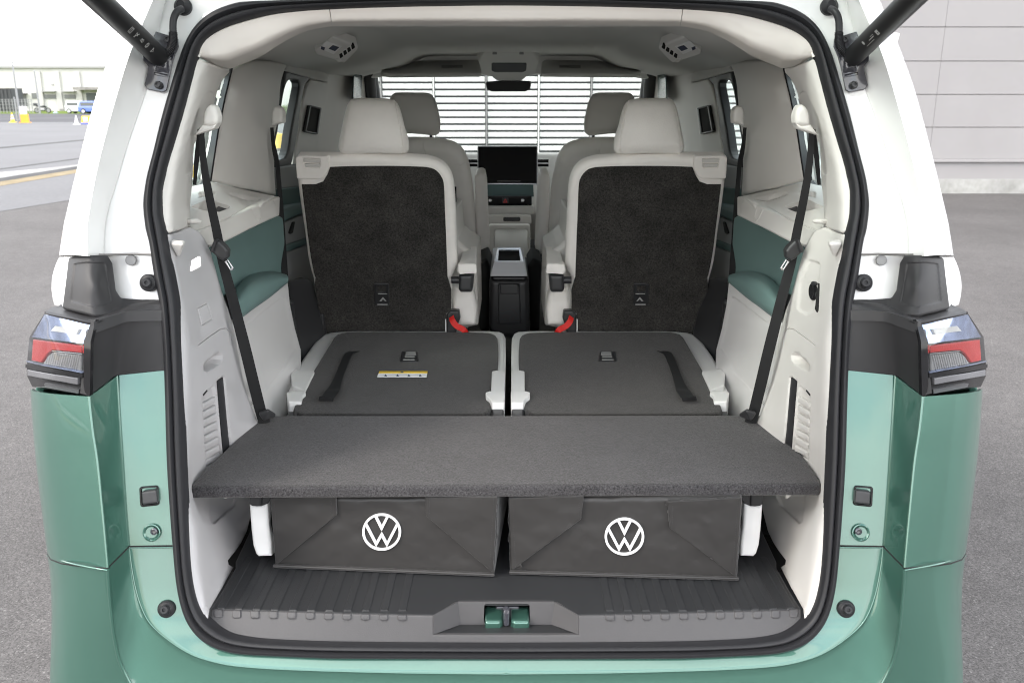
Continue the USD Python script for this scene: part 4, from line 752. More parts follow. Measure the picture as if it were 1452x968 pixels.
shelf_face = sheet(Polygon([(398.5, 279), (394, 278.5), (386.5, 282), (356, 294.7), (329, 306.2), (300, 319), (276, 329), (290, 350), (319, 342.5), (358, 323), (397.5, 304.5)]), sfs, .02, r=.006, sp=5, emb=[(LineString([(357, 295), (364, 311), (368, 314), (370, 309), (367, 296)]).buffer(.6), -.0015, .5), (LineString([(386, 282), (391, 292), (392, 304)]).buffer(.6), -.0015, .5)])
aw = van.group('armrest_shelf'), van.group('armrest_shelf')
for nd, fx in zip(aw, (lambda m: m, mir)):
    nd.part('shelf_top', fx(shelf_top), 'trim_beige', smooth=45); nd.part('shelf_front', fx(shelf_face), 'trim_beige', smooth=45)
    nd.part('tray_mat', fx(sheet(well, shf.closer(-.040), .003, sp=3)), 'dark_plastic')
gps = SRX([(397, 305, -.70), (319, 343, -.70), (403, 323, -.70), (405, 380, -.695), (372, 383, -.70), (328, 402, -.70), (350, 350, -.715), (318, 420, -.70)])
both('green_side_panel', sheet(Polygon(cv([(300, 352), (319, 343), (358, 324), (395, 306), (401, 308), (403.5, 330), (405.5, 378), (400, 390)]) + [(372, 392), (328, 412), (312, 425)]).buffer(0), gps, .02, r=.004, sp=7), 'teal_trim', smooth=45)
def xc(q): q = np.array(q, float); return curve3(atX(q[:, 0], q[:, 1], q[:, 2]), 26)
bl_ = [xc([(334, 408, -.705), (350, 392, -.705), (372, 384.5, -.705), (401, 388, -.702)]), xc([(335, 412, -.675), (351, 396, -.67), (374, 388, -.67), (405, 389, -.672)]), xc([(336, 422, -.645), (353, 404, -.640), (380, 393, -.640), (407.5, 391, -.640)]), xc([(337, 432, -.632), (354, 416, -.626), (383, 402, -.626), (408.5, 394, -.628)]), xc([(338, 445, -.630), (354, 434, -.624), (384, 413, -.624), (408.5, 396.5, -.628)]), xc([(339, 451, -.640), (354, 440, -.634), (384, 418.5, -.634), (408.5, 399, -.636)]), xc([(339, 452, -.665), (354, 441, -.662), (384, 419, -.662), (408, 399.5, -.662)])]
V_ = np.array(bl_).transpose(1, 0, 2); both('armrest_bolster', loft(list(np.array([curve3(r, 22) for r in V_])), .006), 'teal_trim', smooth=60)
lps = SRX([(343, 449, -.652), (408, 400, -.652), (375, 424, -.652), (411, 430, -.64), (427, 495, -.64), (400, 545, -.63), (375, 600, -.62), (337, 479, -.64), (350, 540, -.64), (380, 500, -.645), (345, 600, -.63), (420, 520, -.62)])
lpo = Polygon([(330, 457), (343, 449), (376, 424.5), (409, 399.5), (412, 430), (419, 465), (427.5, 496), (428, 520), (418, 560), (400, 620), (345, 640), (332, 560), (322, 480)])
rib = rnd([(349, 458), (404, 417), (409, 440), (421, 494), (400, 530), (371, 560), (362, 520)], 4)
lp = both('lower_side_panel', sheet(lpo, lps, .02, r=.004, sp=7, emb=[(rib, .0025, 2.5)]), 'panel_light', smooth=45)
gr = sheet(Polygon([(337, 480), (345, 482), (360, 555), (359, 572), (352, 580), (344, 578), (341, 545)]), lps.closer(.0015), .003, sp=4)
M['grille'] = usdkit.material(stage, '/World/Looks/grille', {'tc': ('texture_coordinate', {}), 'v': ('voronoi_texture', dict(scale=210, randomness=0.0)), 'r': ('rgb_ramp', dict(ramp=[(.25, (.10, .10, .10)), (.42, (.55, .54, .53))])), 'p': ('principled_bsdf', dict(roughness=.55))}, [('tc.object', 'v.vector'), ('v.distance', 'r.fac'), ('r.color', 'p.base_color')], surface='p.BSDF')
lp[0].part('speaker_grille', gr, 'grille'); lp[1].part('speaker_grille', mir(gr), 'grille')

# belts of the third row
b1 = [atY(286, 182, 1.80), atY(290, 240, 1.82), atY(297, 280, 1.84), atY(310, 343, 1.88), atY(334, 440, 1.90), atY(354, 520, 1.93), atY(371, 588, 1.975), atY(376, 600, 1.98)]
for fx in (lambda m: m, mir):
    bt = van.group('seat_belt')
    bt.part('webbing', fx(strap(b1, [.010, .016, .019, .022, .025, .026, .026], wdir=(1, .25, 0))), 'webbing')
    bt.part('return_webbing', fx(strap([atY(283.5, 184, 1.82), atY(279, 225, 1.86), atY(276, 262, 1.90)], [.009, .010, .007], wdir=(1, .3, 0), k=14)), 'webbing')
    q = lambda x, y, Y: atY(x, y, Y)
    bt.part('buckle', fx(cat(sheet(rnd([(298, 351), (302, 342), (310, 341), (319, 350), (323, 356), (322, 366), (316, 371), (309, 367), (300, 358)], 2), SY(1.865), .02, r=.006, sp=3), sheet(rnd([(297, 355), (303, 340), (307, 341), (302, 358), (299, 359)], 1), SY(1.855), .02, r=.004, sp=2))), 'dark_plastic', smooth=40)
    bt.part('tongue', fx(sheet(rnd([(318, 371), (323, 368), (331, 380), (330, 383), (327, 384)], .8).difference(rnd([(321, 371), (323, 370), (328, 379), (326.5, 381)], .3)), SY(1.868), .003, r=.0008, sp=2)), 'chrome')
    bt.part('anchor', fx(hull(*[(*q(x, y, Y), .006) for x, y, Y in ((371, 586, 1.95), (379, 583, 1.95), (387, 588, 1.98), (375, 592, 1.95))])), 'dark_plastic')
b2 = [atX(385.5, 181, -.715), atX(387, 200, -.715), atX(394, 240, -.72), atX(398, 290, -.715), atX(401, 340, -.705), atX(405, 400, -.68), atX(411, 440, -.66)]
for fx in (lambda m: m, mir):
    bt = van.group('seat_belt'); bt.part('webbing', fx(strap(b2, [.016, .022, .026, .026, .026], wdir=(.35, 1, 0))), 'webbing'); bt.part('anchor', fx(hull((*atX(411, 430, -.66), .012), (*atX(414, 448, -.66), .010))), 'dark_plastic')

# second-row side: sliding door, its window, pillar
fr_o = Polygon([(405, 101), (430, 107), (442, 110.5), (433, 120), (428, 146), (423, 190), (417, 222), (414, 234), (392, 240), (388, 200), (399, 146)])
gl = Polygon(cv([(412, 112.5), (418, 113), (424, 115), (425, 121), (423, 134), (418, 160), (413, 186), (408, 218), (403, 225), (393, 227), (390.5, 212), (395, 185), (399, 159), (403, 134), (408, 117), (412, 112.5)])[:-1])
both('sliding_window_frame', sheet(fr_o.difference(gl), SX(-.775), .03, r=.006, sp=4), 'dark_plastic')
dr = lambda p, x=-.78, r=.006, th=.02: sheet(p, SX(x), th, r=r, sp=6)
for fx in (lambda m: m, mir):
    d = van.group('sliding_door_trim')
    d.part('upper_panel', fx(dr(rnd([(436, 119), (441, 112), (466, 118), (467, 125), (449, 224), (440, 238), (416, 238), (428, 150)], 3))), 'trim_beige')
    d.part('window_arch', fx(dr(rnd([(411, 91), (440, 95), (462, 102), (467, 110), (466, 117), (440, 111), (406, 101)], 1.5), -.77)), 'headliner')
    d.part('sill', fx(dr(rnd([(394, 238), (450, 228), (450, 262), (396, 268)], 2), -.755)), 'door_grey')
    d.part('green_insert', fx(dr(rnd([(396, 268), (450, 262), (450, 296), (398, 298)], 2), -.79)), 'teal_dark')
    d.part('armrest', fx(dr(rnd([(397, 300), (424, 290), (450, 286), (450, 300), (424, 306), (398, 318)], 2), -.74, .012, .05)), 'teal_dark')
    hp_ = d.part('handle_panel', fx(dr(rnd([(398, 318), (424, 306), (450, 302), (450, 330), (428, 340), (400, 350)], 2), -.755)), 'door_grey'); hp_.part('slot', fx(dr(rnd([(411, 330), (416, 315), (419, 314), (416, 330), (413, 332)], .8), -.748, .002, .006)), 'gap_black')
    d.part('lower_strip', fx(dr(rnd([(400, 350), (428, 340), (450, 334), (450, 342), (429, 349), (401, 360)], 1), -.75)), 'teal_dark')
    d.part('lower_panel', fx(dr(rnd([(401, 360), (429, 349), (460, 340), (470, 480), (415, 480)], 2), -.76)), 'door_grey')
    d.part('scuff_cover', fx(sheet(rnd([(409, 398), (430, 392), (445, 398), (462, 470), (462, 520), (430, 520), (418, 455)], 3), SR([(409, 398, 2.72), (445, 398, 2.95), (462, 470, 2.9), (430, 520, 2.65), (425, 455, 2.7)]), .03, r=.008, sp=6)), 'dark_plastic')
    g = van.group('pillar_vent'); go = rnd([(440, 149), (456.5, 153), (451.5, 191), (433, 187)], 1.5)
    g.part('frame', fx(sheet(go.difference(go.buffer(-2)), SX(-.765), .012, r=.002, sp=2.5)), 'dark_plastic'); g.part('grille', fx(sheet(go.buffer(-1.8), SX(-.772), .004, sp=4)), 'gap_black')
# cabin inner walls with window holes, floor, headliner
def wall_x(y, z): return -(np.interp(z, [.4, 1.3, 1.72, 1.8], [.84, .82, .79, .78]) - .10 * np.clip((y - 4.3) / 1.2, 0, 1)) 
iw = Polygon([(2.75, .5), (2.75, 1.78), (4.75, 1.78), (5.75, 1.25), (5.75, .5)]).difference(W(2.98, 3.42, 1.38, 1.725))
p_, t_ = tri2d(iw, .1); v_ = np.c_[wall_x(p_[:, 0], p_[:, 1]), p_]; n_ = vnorm(v_, t_)
if n_[:, 0].mean() < 0: t_ = t_[:, ::-1]; n_ = -n_
both('cabin_wall', solid(v_, t_, v_ - n_ * .012), 'trim_beige', smooth=40)
iw2 = Polygon([(1.62, .5), (1.80, 1.30), (1.92, 1.80), (2.75, 1.80), (2.75, .5)]).difference(W(2.03, 2.62, 1.40, 1.73)); p_, t_ = tri2d(iw2, .08); v_ = np.c_[-np.minimum(.80, side(p_[:, 0], p_[:, 1]) - .03), p_]; n_ = vnorm(v_, t_)
if n_[:, 0].mean() < 0: t_ = t_[:, ::-1]; n_ = -n_
both('boot_wall', solid(v_, t_, v_ - n_ * .012), 'trim_grey', smooth=40)
van.part('cabin_floor', box(-.82, .82, 2.0, 5.8, .52, .56), 'carpet', smooth=False)
van.part('bulkhead', box(-.80, .80, 5.5, 5.56, .5, 1.2), 'dark_plastic', smooth=False)
def hz(X, Y): a = np.clip((np.abs(X) - .40) / .16, 0, 1); a = a * a * (3 - 2 * a); e = np.clip((Y - 2.15) / .25, 0, 1); e = e * e * (3 - 2 * e); return 1.785 + .05 * e * (1 - a) - .055 * np.clip((np.abs(X) - .45) / .33, 0, 1) ** 1.6
gx, gy = np.linspace(-.79, .79, 60), np.linspace(1.86, 4.76, 90); X, Y = np.meshgrid(gx, gy); 
van.part('headliner', loft([np.c_[X[i], Y[i], hz(X[i], Y[i])] for i in range(90)], .02, toward=(0, 0, -1)), 'headliner', smooth=50)
# windscreen header, visors, overhead console, mirror
van.part('windscreen_header', sheet(rnd([(470, 98), (495, 88), (520, 78), (545, 72), (717, 70), (890, 72), (920, 78), (945, 88), (970, 98), (945, 108), (915, 112), (880, 106), (760, 106), (717, 110), (680, 106), (557, 106), (522, 112), (497, 108)], 2), SY(4.69), .05, r=.01, sp=7), 'headliner')
vis = rnd([(540, 96), (548, 89.5), (560, 86), (677, 84), (681, 88), (682, 103.5), (552, 104.5), (541, 103)], 2.5)
for fx in (lambda m: m, lambda m: mir(m, .012)):
    v = van.group('sun_visor'); v.part('flap', fx(sheet(vis, SPT([(540, 95, 4.60), (680, 84, 4.62), (680, 104, 4.45), (541, 104, 4.45)]), .02, r=.006, sp=6)), 'headliner'); v.part('hinge', fx(tube([atY(537, 92, 4.6), atY(541, 85, 4.58), atY(549, 84, 4.58)], .010, 10)), 'trim_beige')
    v.part('warning_label', fx(sheet([(626, 93), (656, 92.5), (656, 96), (626, 96.5)], SPT([(540, 95, 4.60), (680, 84, 4.62), (680, 104, 4.45), (541, 104, 4.45)]).closer(.003), .001, sp=4)), 'print_grey')
oc = van.group('overhead_console'); oc.part('shell', sheet(rnd([(686, 73), (756, 73), (765, 88), (760, 106), (748, 109), (740, 116), (704, 116), (696, 109), (684, 106), (678, 88)], 4), SPT([(690, 73, 4.25), (756, 73, 4.25), (760, 106, 4.45), (684, 106, 4.45)]), .05, r=.01, sp=5), 'headliner')
ocs = SPT([(690, 73, 4.25), (756, 73, 4.25), (760, 106, 4.45), (684, 106, 4.45)])
oc.part('switch_panel', sheet(rnd([(697, 90), (747, 90), (746, 101), (741, 103), (702, 103), (697, 101)], 2), ocs.closer(.006), .012, r=.002, sp=4), 'dark_plastic')
for x in (699, 737): oc.part('map_light', sheet(rnd([(x, 72), (x + 5, 72), (x + 6, 78), (x - 1, 78)], 1), ocs.closer(.004), .008, r=.002, sp=2), 'door_grey')
rm = van.group('rear_view_mirror'); rm.part('stem', hull((*atY(721, 108, 4.6), .02), (*atY(721, 118, 4.55), .012)), 'dark_plastic')
ro = rnd([(688, 116), (720, 113.5), (754, 115), (752, 127), (745, 130), (697, 130), (690, 127)], 3); rm.part('housing', sheet(ro, SY(4.52), .05, r=.012, sp=4), 'dark_plastic'); rm.part('glass', sheet(ro.buffer(-1.8), SY(4.510), .003, sp=4), 'mirror_glass')
# roof vents with airbag stickers
def _ceil(x, y):
    Y = np.linspace(1.9, 4.6, 271); d = ray(x, y); q = CAM + d[:, None, :] * (Y[None, :] / d[:, 1:2])[..., None]; over = q[..., 2] > hz(q[..., 0], q[..., 1]); k = np.where(over.any(1), over.argmax(1), 270)
    return atY(x, y, Y[k] - .005)
_c = _ceil(np.array([444., 471, 511, 489, 477, 458, 491, 500, 467]), np.array([77., 53, 68, 91, 72, 65, 60, 80, 84])); _m = _c[:4].mean(0); _n = np.linalg.svd(_c[:4] - _m)[2][2]; _n *= np.sign((CAM - _m) @ _n); _n = _n + np.array([.0, -.30, 0]); _n /= np.linalg.norm(_n)
av = SP(_m + _n * (((_c - _m) @ _n).max() + .004), _n)
for fx in (lambda m: m, mir):
    a = van.group('roof_vent'); a.part('frame', fx(sheet(rnd([(444, 77), (471, 52.5), (511, 68), (489, 91)], 4), av, .03, r=.006, sp=4)), 'trim_white')
    a.part('sticker', fx(sheet([(463, 58.5), (485, 66), (473, 77.5), (453, 68.5)], av.closer(.002), .001, sp=4)), 'print_white'); a.part('sticker_print', fx(cat(sheet([(472, 64.5), (481, 67.5), (475, 73), (466, 69.5)], av.closer(.0035), .001, sp=3), sheet([(455.5, 66), (461, 68), (459.5, 72), (455, 70)], av.closer(.0035), .001, sp=2))), 'print_dark')
    for k in range(4):
        x, y = 483 + k * 5.6, 81 - k * 4.2; a.part('outlet', fx(sheet(rnd([(x - 2, y - 3), (x + 1.6, y - 5.5), (x + 4, y - .5), (x - .5, y + 3)], .8), av.closer(.003), .006, r=.0015, sp=2)), 'gap_black')
    a.part('dial', fx(sheet(rnd([(475, 84), (482, 83), (487, 88), (480, 89.5)], 1), av.closer(.006), .008, r=.002, sp=2)), 'trim_white')
# A pillars
for fx in (lambda m: m, mir):
    van.part('front_quarter_glass', fx(sheet(rnd([(502, 108), (508, 103), (514, 106), (513, 142), (501, 142)], 2), SX(-.742), .006, r=.002, sp=4)), 'teal_gloss')
    van.part('windscreen_pillar', fx(cat(tube([(-.735, 4.72, 1.78), (-.775, 5.2, 1.52), (-.83, 5.75, 1.22)], .045, 14), tube([(-.73, 4.70, 1.77), (-.745, 4.86, 1.5), (-.76, 4.95, 1.2)], .035, 14))), 'dark_plastic', smooth=50)

# ---------------------------------------------------------------- seats
def seat_plane(): return SPT([(450, 225, 2.74), (640, 225, 2.74), (640, 470, 2.93), (450, 470, 2.93)])
sb = seat_plane()
shell = Polygon(cv([(474, 222), (520, 221.5), (571, 224), (600, 225.5), (616, 229), (628, 235), (637, 246), (642.5, 262), (645, 290), (646.5, 330), (648, 381)]) + [(641, 394), (640, 440), (640, 520), (462, 520), (443, 396)] + cv([(443, 396), (436.5, 372), (431, 332), (424, 285), (420.5, 256)])[1:] + [(418.5, 228), (422, 222)]).buffer(0)
carp = Polygon(cv([(468, 237.5), (540, 236), (602, 237.5), (614, 240), (623, 247), (629, 260), (631, 303), (633, 350), (634.5, 393)]) + [(640, 412), (640, 440), (633, 445), (633, 520), (463, 520), (446, 404), (447, 394)] + cv([(446.5, 394), (440.5, 365), (434, 316), (427.5, 262)])[1:] + [(447, 262), (458, 258), (464, 248)]).buffer(0)
hdl = rnd([(418.5, 224), (424, 221.5), (465, 222), (467, 239), (462, 250), (456, 254), (420.5, 254.5)], 3)
hr = Polygon(cv([(493, 136), (510, 133.5), (540, 133.5), (557, 135), (564, 139), (570, 150), (578, 180), (583, 206), (582.5, 215), (578, 221), (560, 222.5), (520, 221.5), (484, 221.5), (477, 218), (474, 208), (476.5, 190), (481, 165), (486, 147), (493, 136)])[:-1])
def second_row(fx, side_):
    s = van.group('second_row_seat')
    s.part('back_shell', fx(sheet(shell, sb, .04, r=.022, sp=7)), 'leather', smooth=45)
    s.part('carpet_back', fx(sheet(carp, sb.closer(.005), .008, r=.003, sp=7)), 'carpet', smooth=45)
    h = s.part('release_handle', fx(sheet(hdl, sb.closer(.012), .02, r=.005, sp=3, emb=[(rnd([(429, 224), (455, 224.5), (455, 236), (452, 239), (432, 238.5)], 1.5), .006, 1.5)])), 'leather', smooth=45)
    h.part('lever', fx(sheet(rnd([(430, 225), (454.5, 225.5), (454.5, 231), (430, 230.5)], 1), sb.closer(.014), .01, r=.003, sp=2.5)), 'trim_beige'); h.part('release_button', fx(sheet(rnd([(431, 232.5), (454, 233), (453, 238), (433, 237.5)], 1), sb.closer(.0125), .01, r=.003, sp=2.5)), 'trim_beige')
    seam = LineString([(560, 139), (564.5, 160), (570.5, 200), (571.5, 219)]).buffer(1.0).union(LineString([(495, 139), (490, 160), (484, 200), (483, 217)]).buffer(.8))
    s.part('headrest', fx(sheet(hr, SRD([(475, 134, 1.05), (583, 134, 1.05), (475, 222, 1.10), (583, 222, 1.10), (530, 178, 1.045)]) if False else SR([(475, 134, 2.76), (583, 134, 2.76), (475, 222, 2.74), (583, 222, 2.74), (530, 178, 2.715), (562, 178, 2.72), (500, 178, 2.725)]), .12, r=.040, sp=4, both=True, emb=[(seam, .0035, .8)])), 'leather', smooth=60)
    for x in (494, 562): s.part('headrest_post', fx(cat(tube([atY(x, 226, 2.80), atY(x, 216, 2.79)], .009, 12), sheet(ell(x, 223, 8.5, 2.6), SY(2.755), .03, r=.006, sp=2))), 'trim_beige')
    lp_ = rnd([(530, 402), (551.5, 402), (552, 434), (531, 434)], 2); i = s.part('anchor_cover', fx(sheet(lp_, sb.closer(.009), .012, r=.003, sp=3, emb=[(rnd([(534, 405), (548, 405), (548, 415), (534, 415)], 1), .004, 1)])), 'dark_plastic')
    i.part('print', fx(cat(sheet([(536, 416), (549, 416), (549, 417.2), (536, 417.2)], sb.closer(.0098), .0005, sp=2), sheet([(538, 427), (543, 421), (548, 427), (546, 427), (543, 424), (541, 427)], sb.closer(.0098), .0005, sp=1.5), sheet([(535, 431), (549.5, 431), (549.5, 432.5), (535, 432.5)], sb.closer(.0098), .0005, sp=2))), 'print_grey')
    s.part('side_bolster', fx(sheet(rnd([(640, 402), (650, 404), (668, 408), (673, 420), (676, 440), (674, 462), (641, 462)], 3), SY(2.95), .08, r=.02, sp=5)), 'leather', smooth=50)
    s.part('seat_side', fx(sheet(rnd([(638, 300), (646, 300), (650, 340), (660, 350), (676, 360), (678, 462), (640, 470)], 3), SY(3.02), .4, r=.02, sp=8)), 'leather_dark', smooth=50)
    ar = s.group('armrest')
    ar.part('pad', fx(cat(sheet(rnd([(649, 374), (674, 373.5), (676.5, 386), (674, 388.5), (650, 388.5), (648, 385)], 3), SY(2.80), .03, r=.008, sp=4), loft([[atY(650, 376, 2.80), atY(660, 375, 2.80), atY(674.5, 374.5, 2.80)], [atY(653, 368, 2.9), atY(664, 366, 2.9), atY(675, 366, 2.9)], [atY(657, 352, 3.08), atY(666, 350, 3.08), atY(675.5, 349.5, 3.08)]], .03))), 'leather', smooth=40)
    ar.part('pivot', fx(cat(sheet(rnd([(650.5, 389), (672, 389), (670, 412), (668, 415), (653, 415), (650, 411)], 3), SY(2.81), .06, r=.012, sp=4), tube([atY(640, 397, 2.84), atY(651, 397, 2.84)], .012, 12))), 'black_plastic', smooth=50)
    cv_ = s.group('belt_buckle'); cv_.part('housing', fx(sheet(rnd([(633, 446), (638, 440), (651, 440.5), (652.5, 452), (649, 462), (645, 480), (633, 480)], 2), SY(2.90), .03, r=.007, sp=3)), 'black_plastic')
    cv_.part('white_edge', fx(sheet([(631, 445), (632.5, 445), (633, 475), (631.2, 475)], SY(2.91), .006, sp=3)), 'trim_white')
    cv_.part('release_strap', fx(strap([atY(640, 449, 2.885), atY(643, 457, 2.87), atY(649, 463, 2.87), atY(658, 468, 2.86), atY(662, 475, 2.90)], .020, wdir=(.7, 0, .7), k=16)), 'red_strap')
    s.part('hinge_cover', fx(sheet(rnd([(446, 452), (452, 444), (459, 444), (461, 480), (447, 480)], 3), SY(2.90), .03, r=.008, sp=4)), 'black_plastic')
    s.part('cushion', fx(box(*sorted((-.66, -.17)), 2.95, 3.45, .70, .84)), 'leather_dark', smooth=False)
second_row(lambda m: m, -1); second_row(lambda m: mir(m, .018), 1)

fsb = SPT([(590, 205, 3.74), (668, 262, 3.80), (600, 400, 4.0)])
fback = Polygon(cv([(540, 215), (560, 205), (585, 202), (612, 203), (638, 207), (652, 215), (661, 230), (667, 255), (671, 290), (673, 330), (675, 365)]) + [(676, 440), (470, 440), (472, 300), (500, 240)]).buffer(0)
fhr = Polygon(cv([(558, 128), (575, 127.2), (600, 127.5), (612, 129.5), (620, 140), (625, 158), (627.5, 175), (626, 189), (618, 194), (585, 192.5), (550, 191), (541, 186), (540, 172), (546, 146), (552, 132), (558, 128)])[:-1])
def front_row(fx):
    s = van.group('front_seat')
    s.part('back_shell', fx(sheet(fback, fsb, .055, r=.04, sp=7, emb=[(LineString([(600, 203), (604, 232), (640, 236), (662, 232)]).buffer(.7), .003, .5)])), 'leather', smooth=60)
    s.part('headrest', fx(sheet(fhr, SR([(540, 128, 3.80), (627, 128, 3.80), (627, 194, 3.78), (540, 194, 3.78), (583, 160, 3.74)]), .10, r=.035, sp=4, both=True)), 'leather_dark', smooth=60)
    s.part('headrest_post', fx(tube([atY(611, 188, 3.82), atY(612, 206, 3.84)], .006, 10)), 'steel_black'); s.part('headrest_post', fx(tube([atY(560, 188, 3.82), atY(560, 206, 3.84)], .006, 10)), 'steel_black')
    s.part('back_slot', fx(sheet(rnd([(643, 265), (647, 265), (647.5, 327), (645.5, 328)], 1), fsb.closer(.004), .01, sp=3)), 'gap_black')
    a = rnd([(673, 252), (676, 247.5), (682, 246.5), (686.5, 249), (689, 262), (692.5, 340), (693, 358), (690, 362), (679, 362), (675.5, 357), (673.5, 300)], 3)
    s.part('raised_armrest', fx(sheet(a, SPT([(676, 248, 3.86), (692, 250, 3.86), (690, 362, 3.95)]), .09, r=.022, sp=4)), 'leather', smooth=60)
    s.part('cushion', fx(rbox(-.70, -.20, 3.95, 4.45, .68, .86, .05)), 'leather_dark', smooth=50)
front_row(lambda m: m); front_row(lambda m: mir(m, .024))

# folded third row
fcar = Polygon(cv([(499, 469.2), (560, 468.8), (640, 469), (686, 470)], 8) + cv([(686, 470), (699, 472), (705.5, 478), (706.5, 500), (705, 524)])[1:] + [(698, 556)] + cv([(698, 556), (697, 572), (694, 581), (684, 588)])[1:] + [(560, 588.5), (428, 587.5)] + cv([(428, 587.5), (419, 585), (415.5, 580), (418, 573)])[1:] + [(433, 553), (443.5, 526.5), (474, 477)] + cv([(474, 477), (480, 472), (499, 469.2)])[1:-1]).buffer(0)
ffr = Polygon([(461, 471), (470, 468.5), (500, 466), (695, 466.5), (708, 467.5), (714, 470), (717, 476), (717.3, 500), (716.5, 527), (716, 570), (700, 570), (560, 575), (420, 568), (409, 567), (406.5, 555), (413.5, 541), (412.5, 529), (420, 521), (432, 502), (446, 483)])
def third_row(fx):
    s = van.group('folded_third_row_seat')
    s.part('back_frame', fx(sheet(ffr, SZ(.850), .05, r=.012, sp=7)), 'trim_white', smooth=45)
    s.part('carpet_back', fx(sheet(fcar, SZ(.861), .03, r=.006, sp=7)), 'carpet_fold', smooth=45)
    s.part('outer_hinge', fx(cat(sheet(rnd([(412.5, 529), (419, 522.5), (445, 524.5), (446, 527), (432.5, 553.5), (414, 546)], 1.5), SZ(.867), .05, r=.003, sp=4), sheet(rnd([(406, 555), (432, 553), (434, 556.5), (429, 561), (427, 569), (409, 569)], 1.5), SZ(.870), .06, r=.003, sp=4))), 'trim_white', smooth=45)
    s.part('inner_hinge', fx(cat(sheet(rnd([(697.5, 525.5), (704, 524), (714, 525), (716, 528), (715, 560), (696, 560)], 1.5), SZ(.870), .05, r=.003, sp=4), sheet(rnd([(688.5, 555.5), (694, 553.5), (716, 553.5), (715, 571), (698, 571), (694, 564), (689, 560)], 1.5), SZ(.874), .05, r=.003, sp=3))), 'trim_white', smooth=45)
    s.part('hinge_foot', fx(sheet(rnd([(697, 567), (714.5, 567), (714.5, 600), (697, 600)], 1.5), SZ(.857), .05, r=.006, sp=4)), 'black_plastic'); s.part('side_foot', fx(sheet(rnd([(412, 566), (430, 568), (432, 600), (405, 600)], 2), SZ(.842), .05, r=.006, sp=4)), 'black_plastic')
    pl = Polygon([(567, 510), (569.5, 497.5), (591.5, 497.5), (593.5, 509.5), (591, 511.5), (570, 511.5)]); i = s.part('anchor_cover', fx(sheet(rnd(pl, 1), SZ(.865), .012, r=.003, sp=2.5)), 'dark_plastic')
    i.part('loop', fx(sheet([(575.5, 498.5), (589, 498.5), (590, 502.5), (575, 502.5)], SZ(.8665), .003, sp=2)), 'print_grey'); i.part('print', fx(cat(sheet([(574, 504.5), (588, 504.5), (588, 506.2), (574, 506.2)], SZ(.8665), .001, sp=2), sheet([(571.5, 509), (588, 509), (588, 510.2), (571.5, 510.2)], SZ(.8665), .001, sp=2))), 'print_grey')
    z = .867; s.part('pull_strap', fx(strap([atZ(504.5, 498, z - .002), atZ(499, 499, z + .004), atZ(495, 501, z + .004), atZ(484, 525, z + .004), atZ(474, 550, z + .006), atZ(470, 556, z + .012), atZ(462.5, 565, z + .012), atZ(462, 568, z)], [.026, .024, .024, .024, .027, .036, .036], wdir=(1, 0, 0), k=50)), 'webbing')
    s.part('cushion', fx(box(-.60, -.03, 2.08, 2.82, .62, .80)), 'dark_plastic', smooth=False)
    return s
t3 = third_row(lambda m: m); third_row(mir)
lab = t3.part('warning_sticker', sheet([(538, 526), (606.4, 526), (604.7, 534.5), (534.5, 534.3)], SZ(.8645), .001, sp=4), 'print_white', label='white and yellow warning sticker'); lab.part('yellow_band', sheet([(538, 526), (606.4, 526), (606, 528.6), (537, 528.6)], SZ(.8655), .001, sp=4), 'sticker_yellow')
lab.part('pictograms', cat(*[sheet(rnd([(x, 533), (x + 1.5, 530.2), (x + 4, 533)], .1), SZ(.8655), .001, sp=1.5) for x in (545, 562, 578, 594)], sheet([(568, 526.6), (572, 526.6), (572, 528), (568, 528)], SZ(.8662), .001, sp=1.5)), 'print_dark', smooth=False)

# ---------------------------------------------------------------- dash and console
da = van.group('dashboard')
da.part('top_pad', sheet(rnd([(480, 224), (600, 217), (640, 213), (672, 213), (770, 213), (800, 213), (840, 217), (970, 224), (970, 300), (480, 300)], 8), SR([(480, 224, 4.85), (970, 224, 4.85), (720, 212, 4.85), (720, 300, 4.62), (480, 300, 4.6), (970, 300, 4.6)]), .3, r=.03, sp=10), 'trim_beige', smooth=50)
for x0, x1 in ((664, 678), (762, 778)): da.part('air_vent', sheet([(x0, 226), (x1, 226), (x1, 236.5), (x0, 236.5)], SY(4.58), .02, r=.003, sp=4), 'gloss_black'); da.part('vent_blade', sheet([(x0, 231), (x1, 231), (x1, 232.3), (x0, 232.3)], SY(4.57), .008, sp=4), 'silver')
sc = van.group('touch_screen'); scr = rnd([(677, 207), (762.5, 207), (762.5, 261.5), (677, 261.5)], 1.2); sc.part('frame', sheet(scr, SPT([(677, 207, 4.52), (762, 207, 4.52), (720, 262, 4.48)]), .02, r=.002, sp=5), 'silver'); sc.part('glass', sheet(scr.buffer(-1.3), SPT([(677, 207, 4.52), (762, 207, 4.52), (720, 262, 4.48)]).closer(.002), .003, sp=6), 'screen_glass'); sc.part('touch_bar', sheet([(705, 256.5), (738, 256.5), (738, 257.3), (705, 257.3)], SPT([(677, 207, 4.52), (762, 207, 4.52), (720, 262, 4.48)]).closer(.0035), .0006, sp=3), 'door_grey')
da.part('green_band', sheet([(684, 262), (756, 262), (757, 279), (684, 279)], SY(4.6), .02, sp=6), 'teal_dark'); cp = da.part('climate_panel', sheet(rnd([(688, 278), (754, 278), (754, 291.5), (688, 291.5)], 1), SY(4.56), .02, r=.003, sp=5), 'gloss_black')
for x in (693, 739): cp.part('switch_mark', sheet(rnd([(x, 282.5), (x + 3, 282.5), (x + 5, 284), (x + 3, 286), (x, 286)], .3), SY(4.558), .001, sp=1.5), 'print_white')
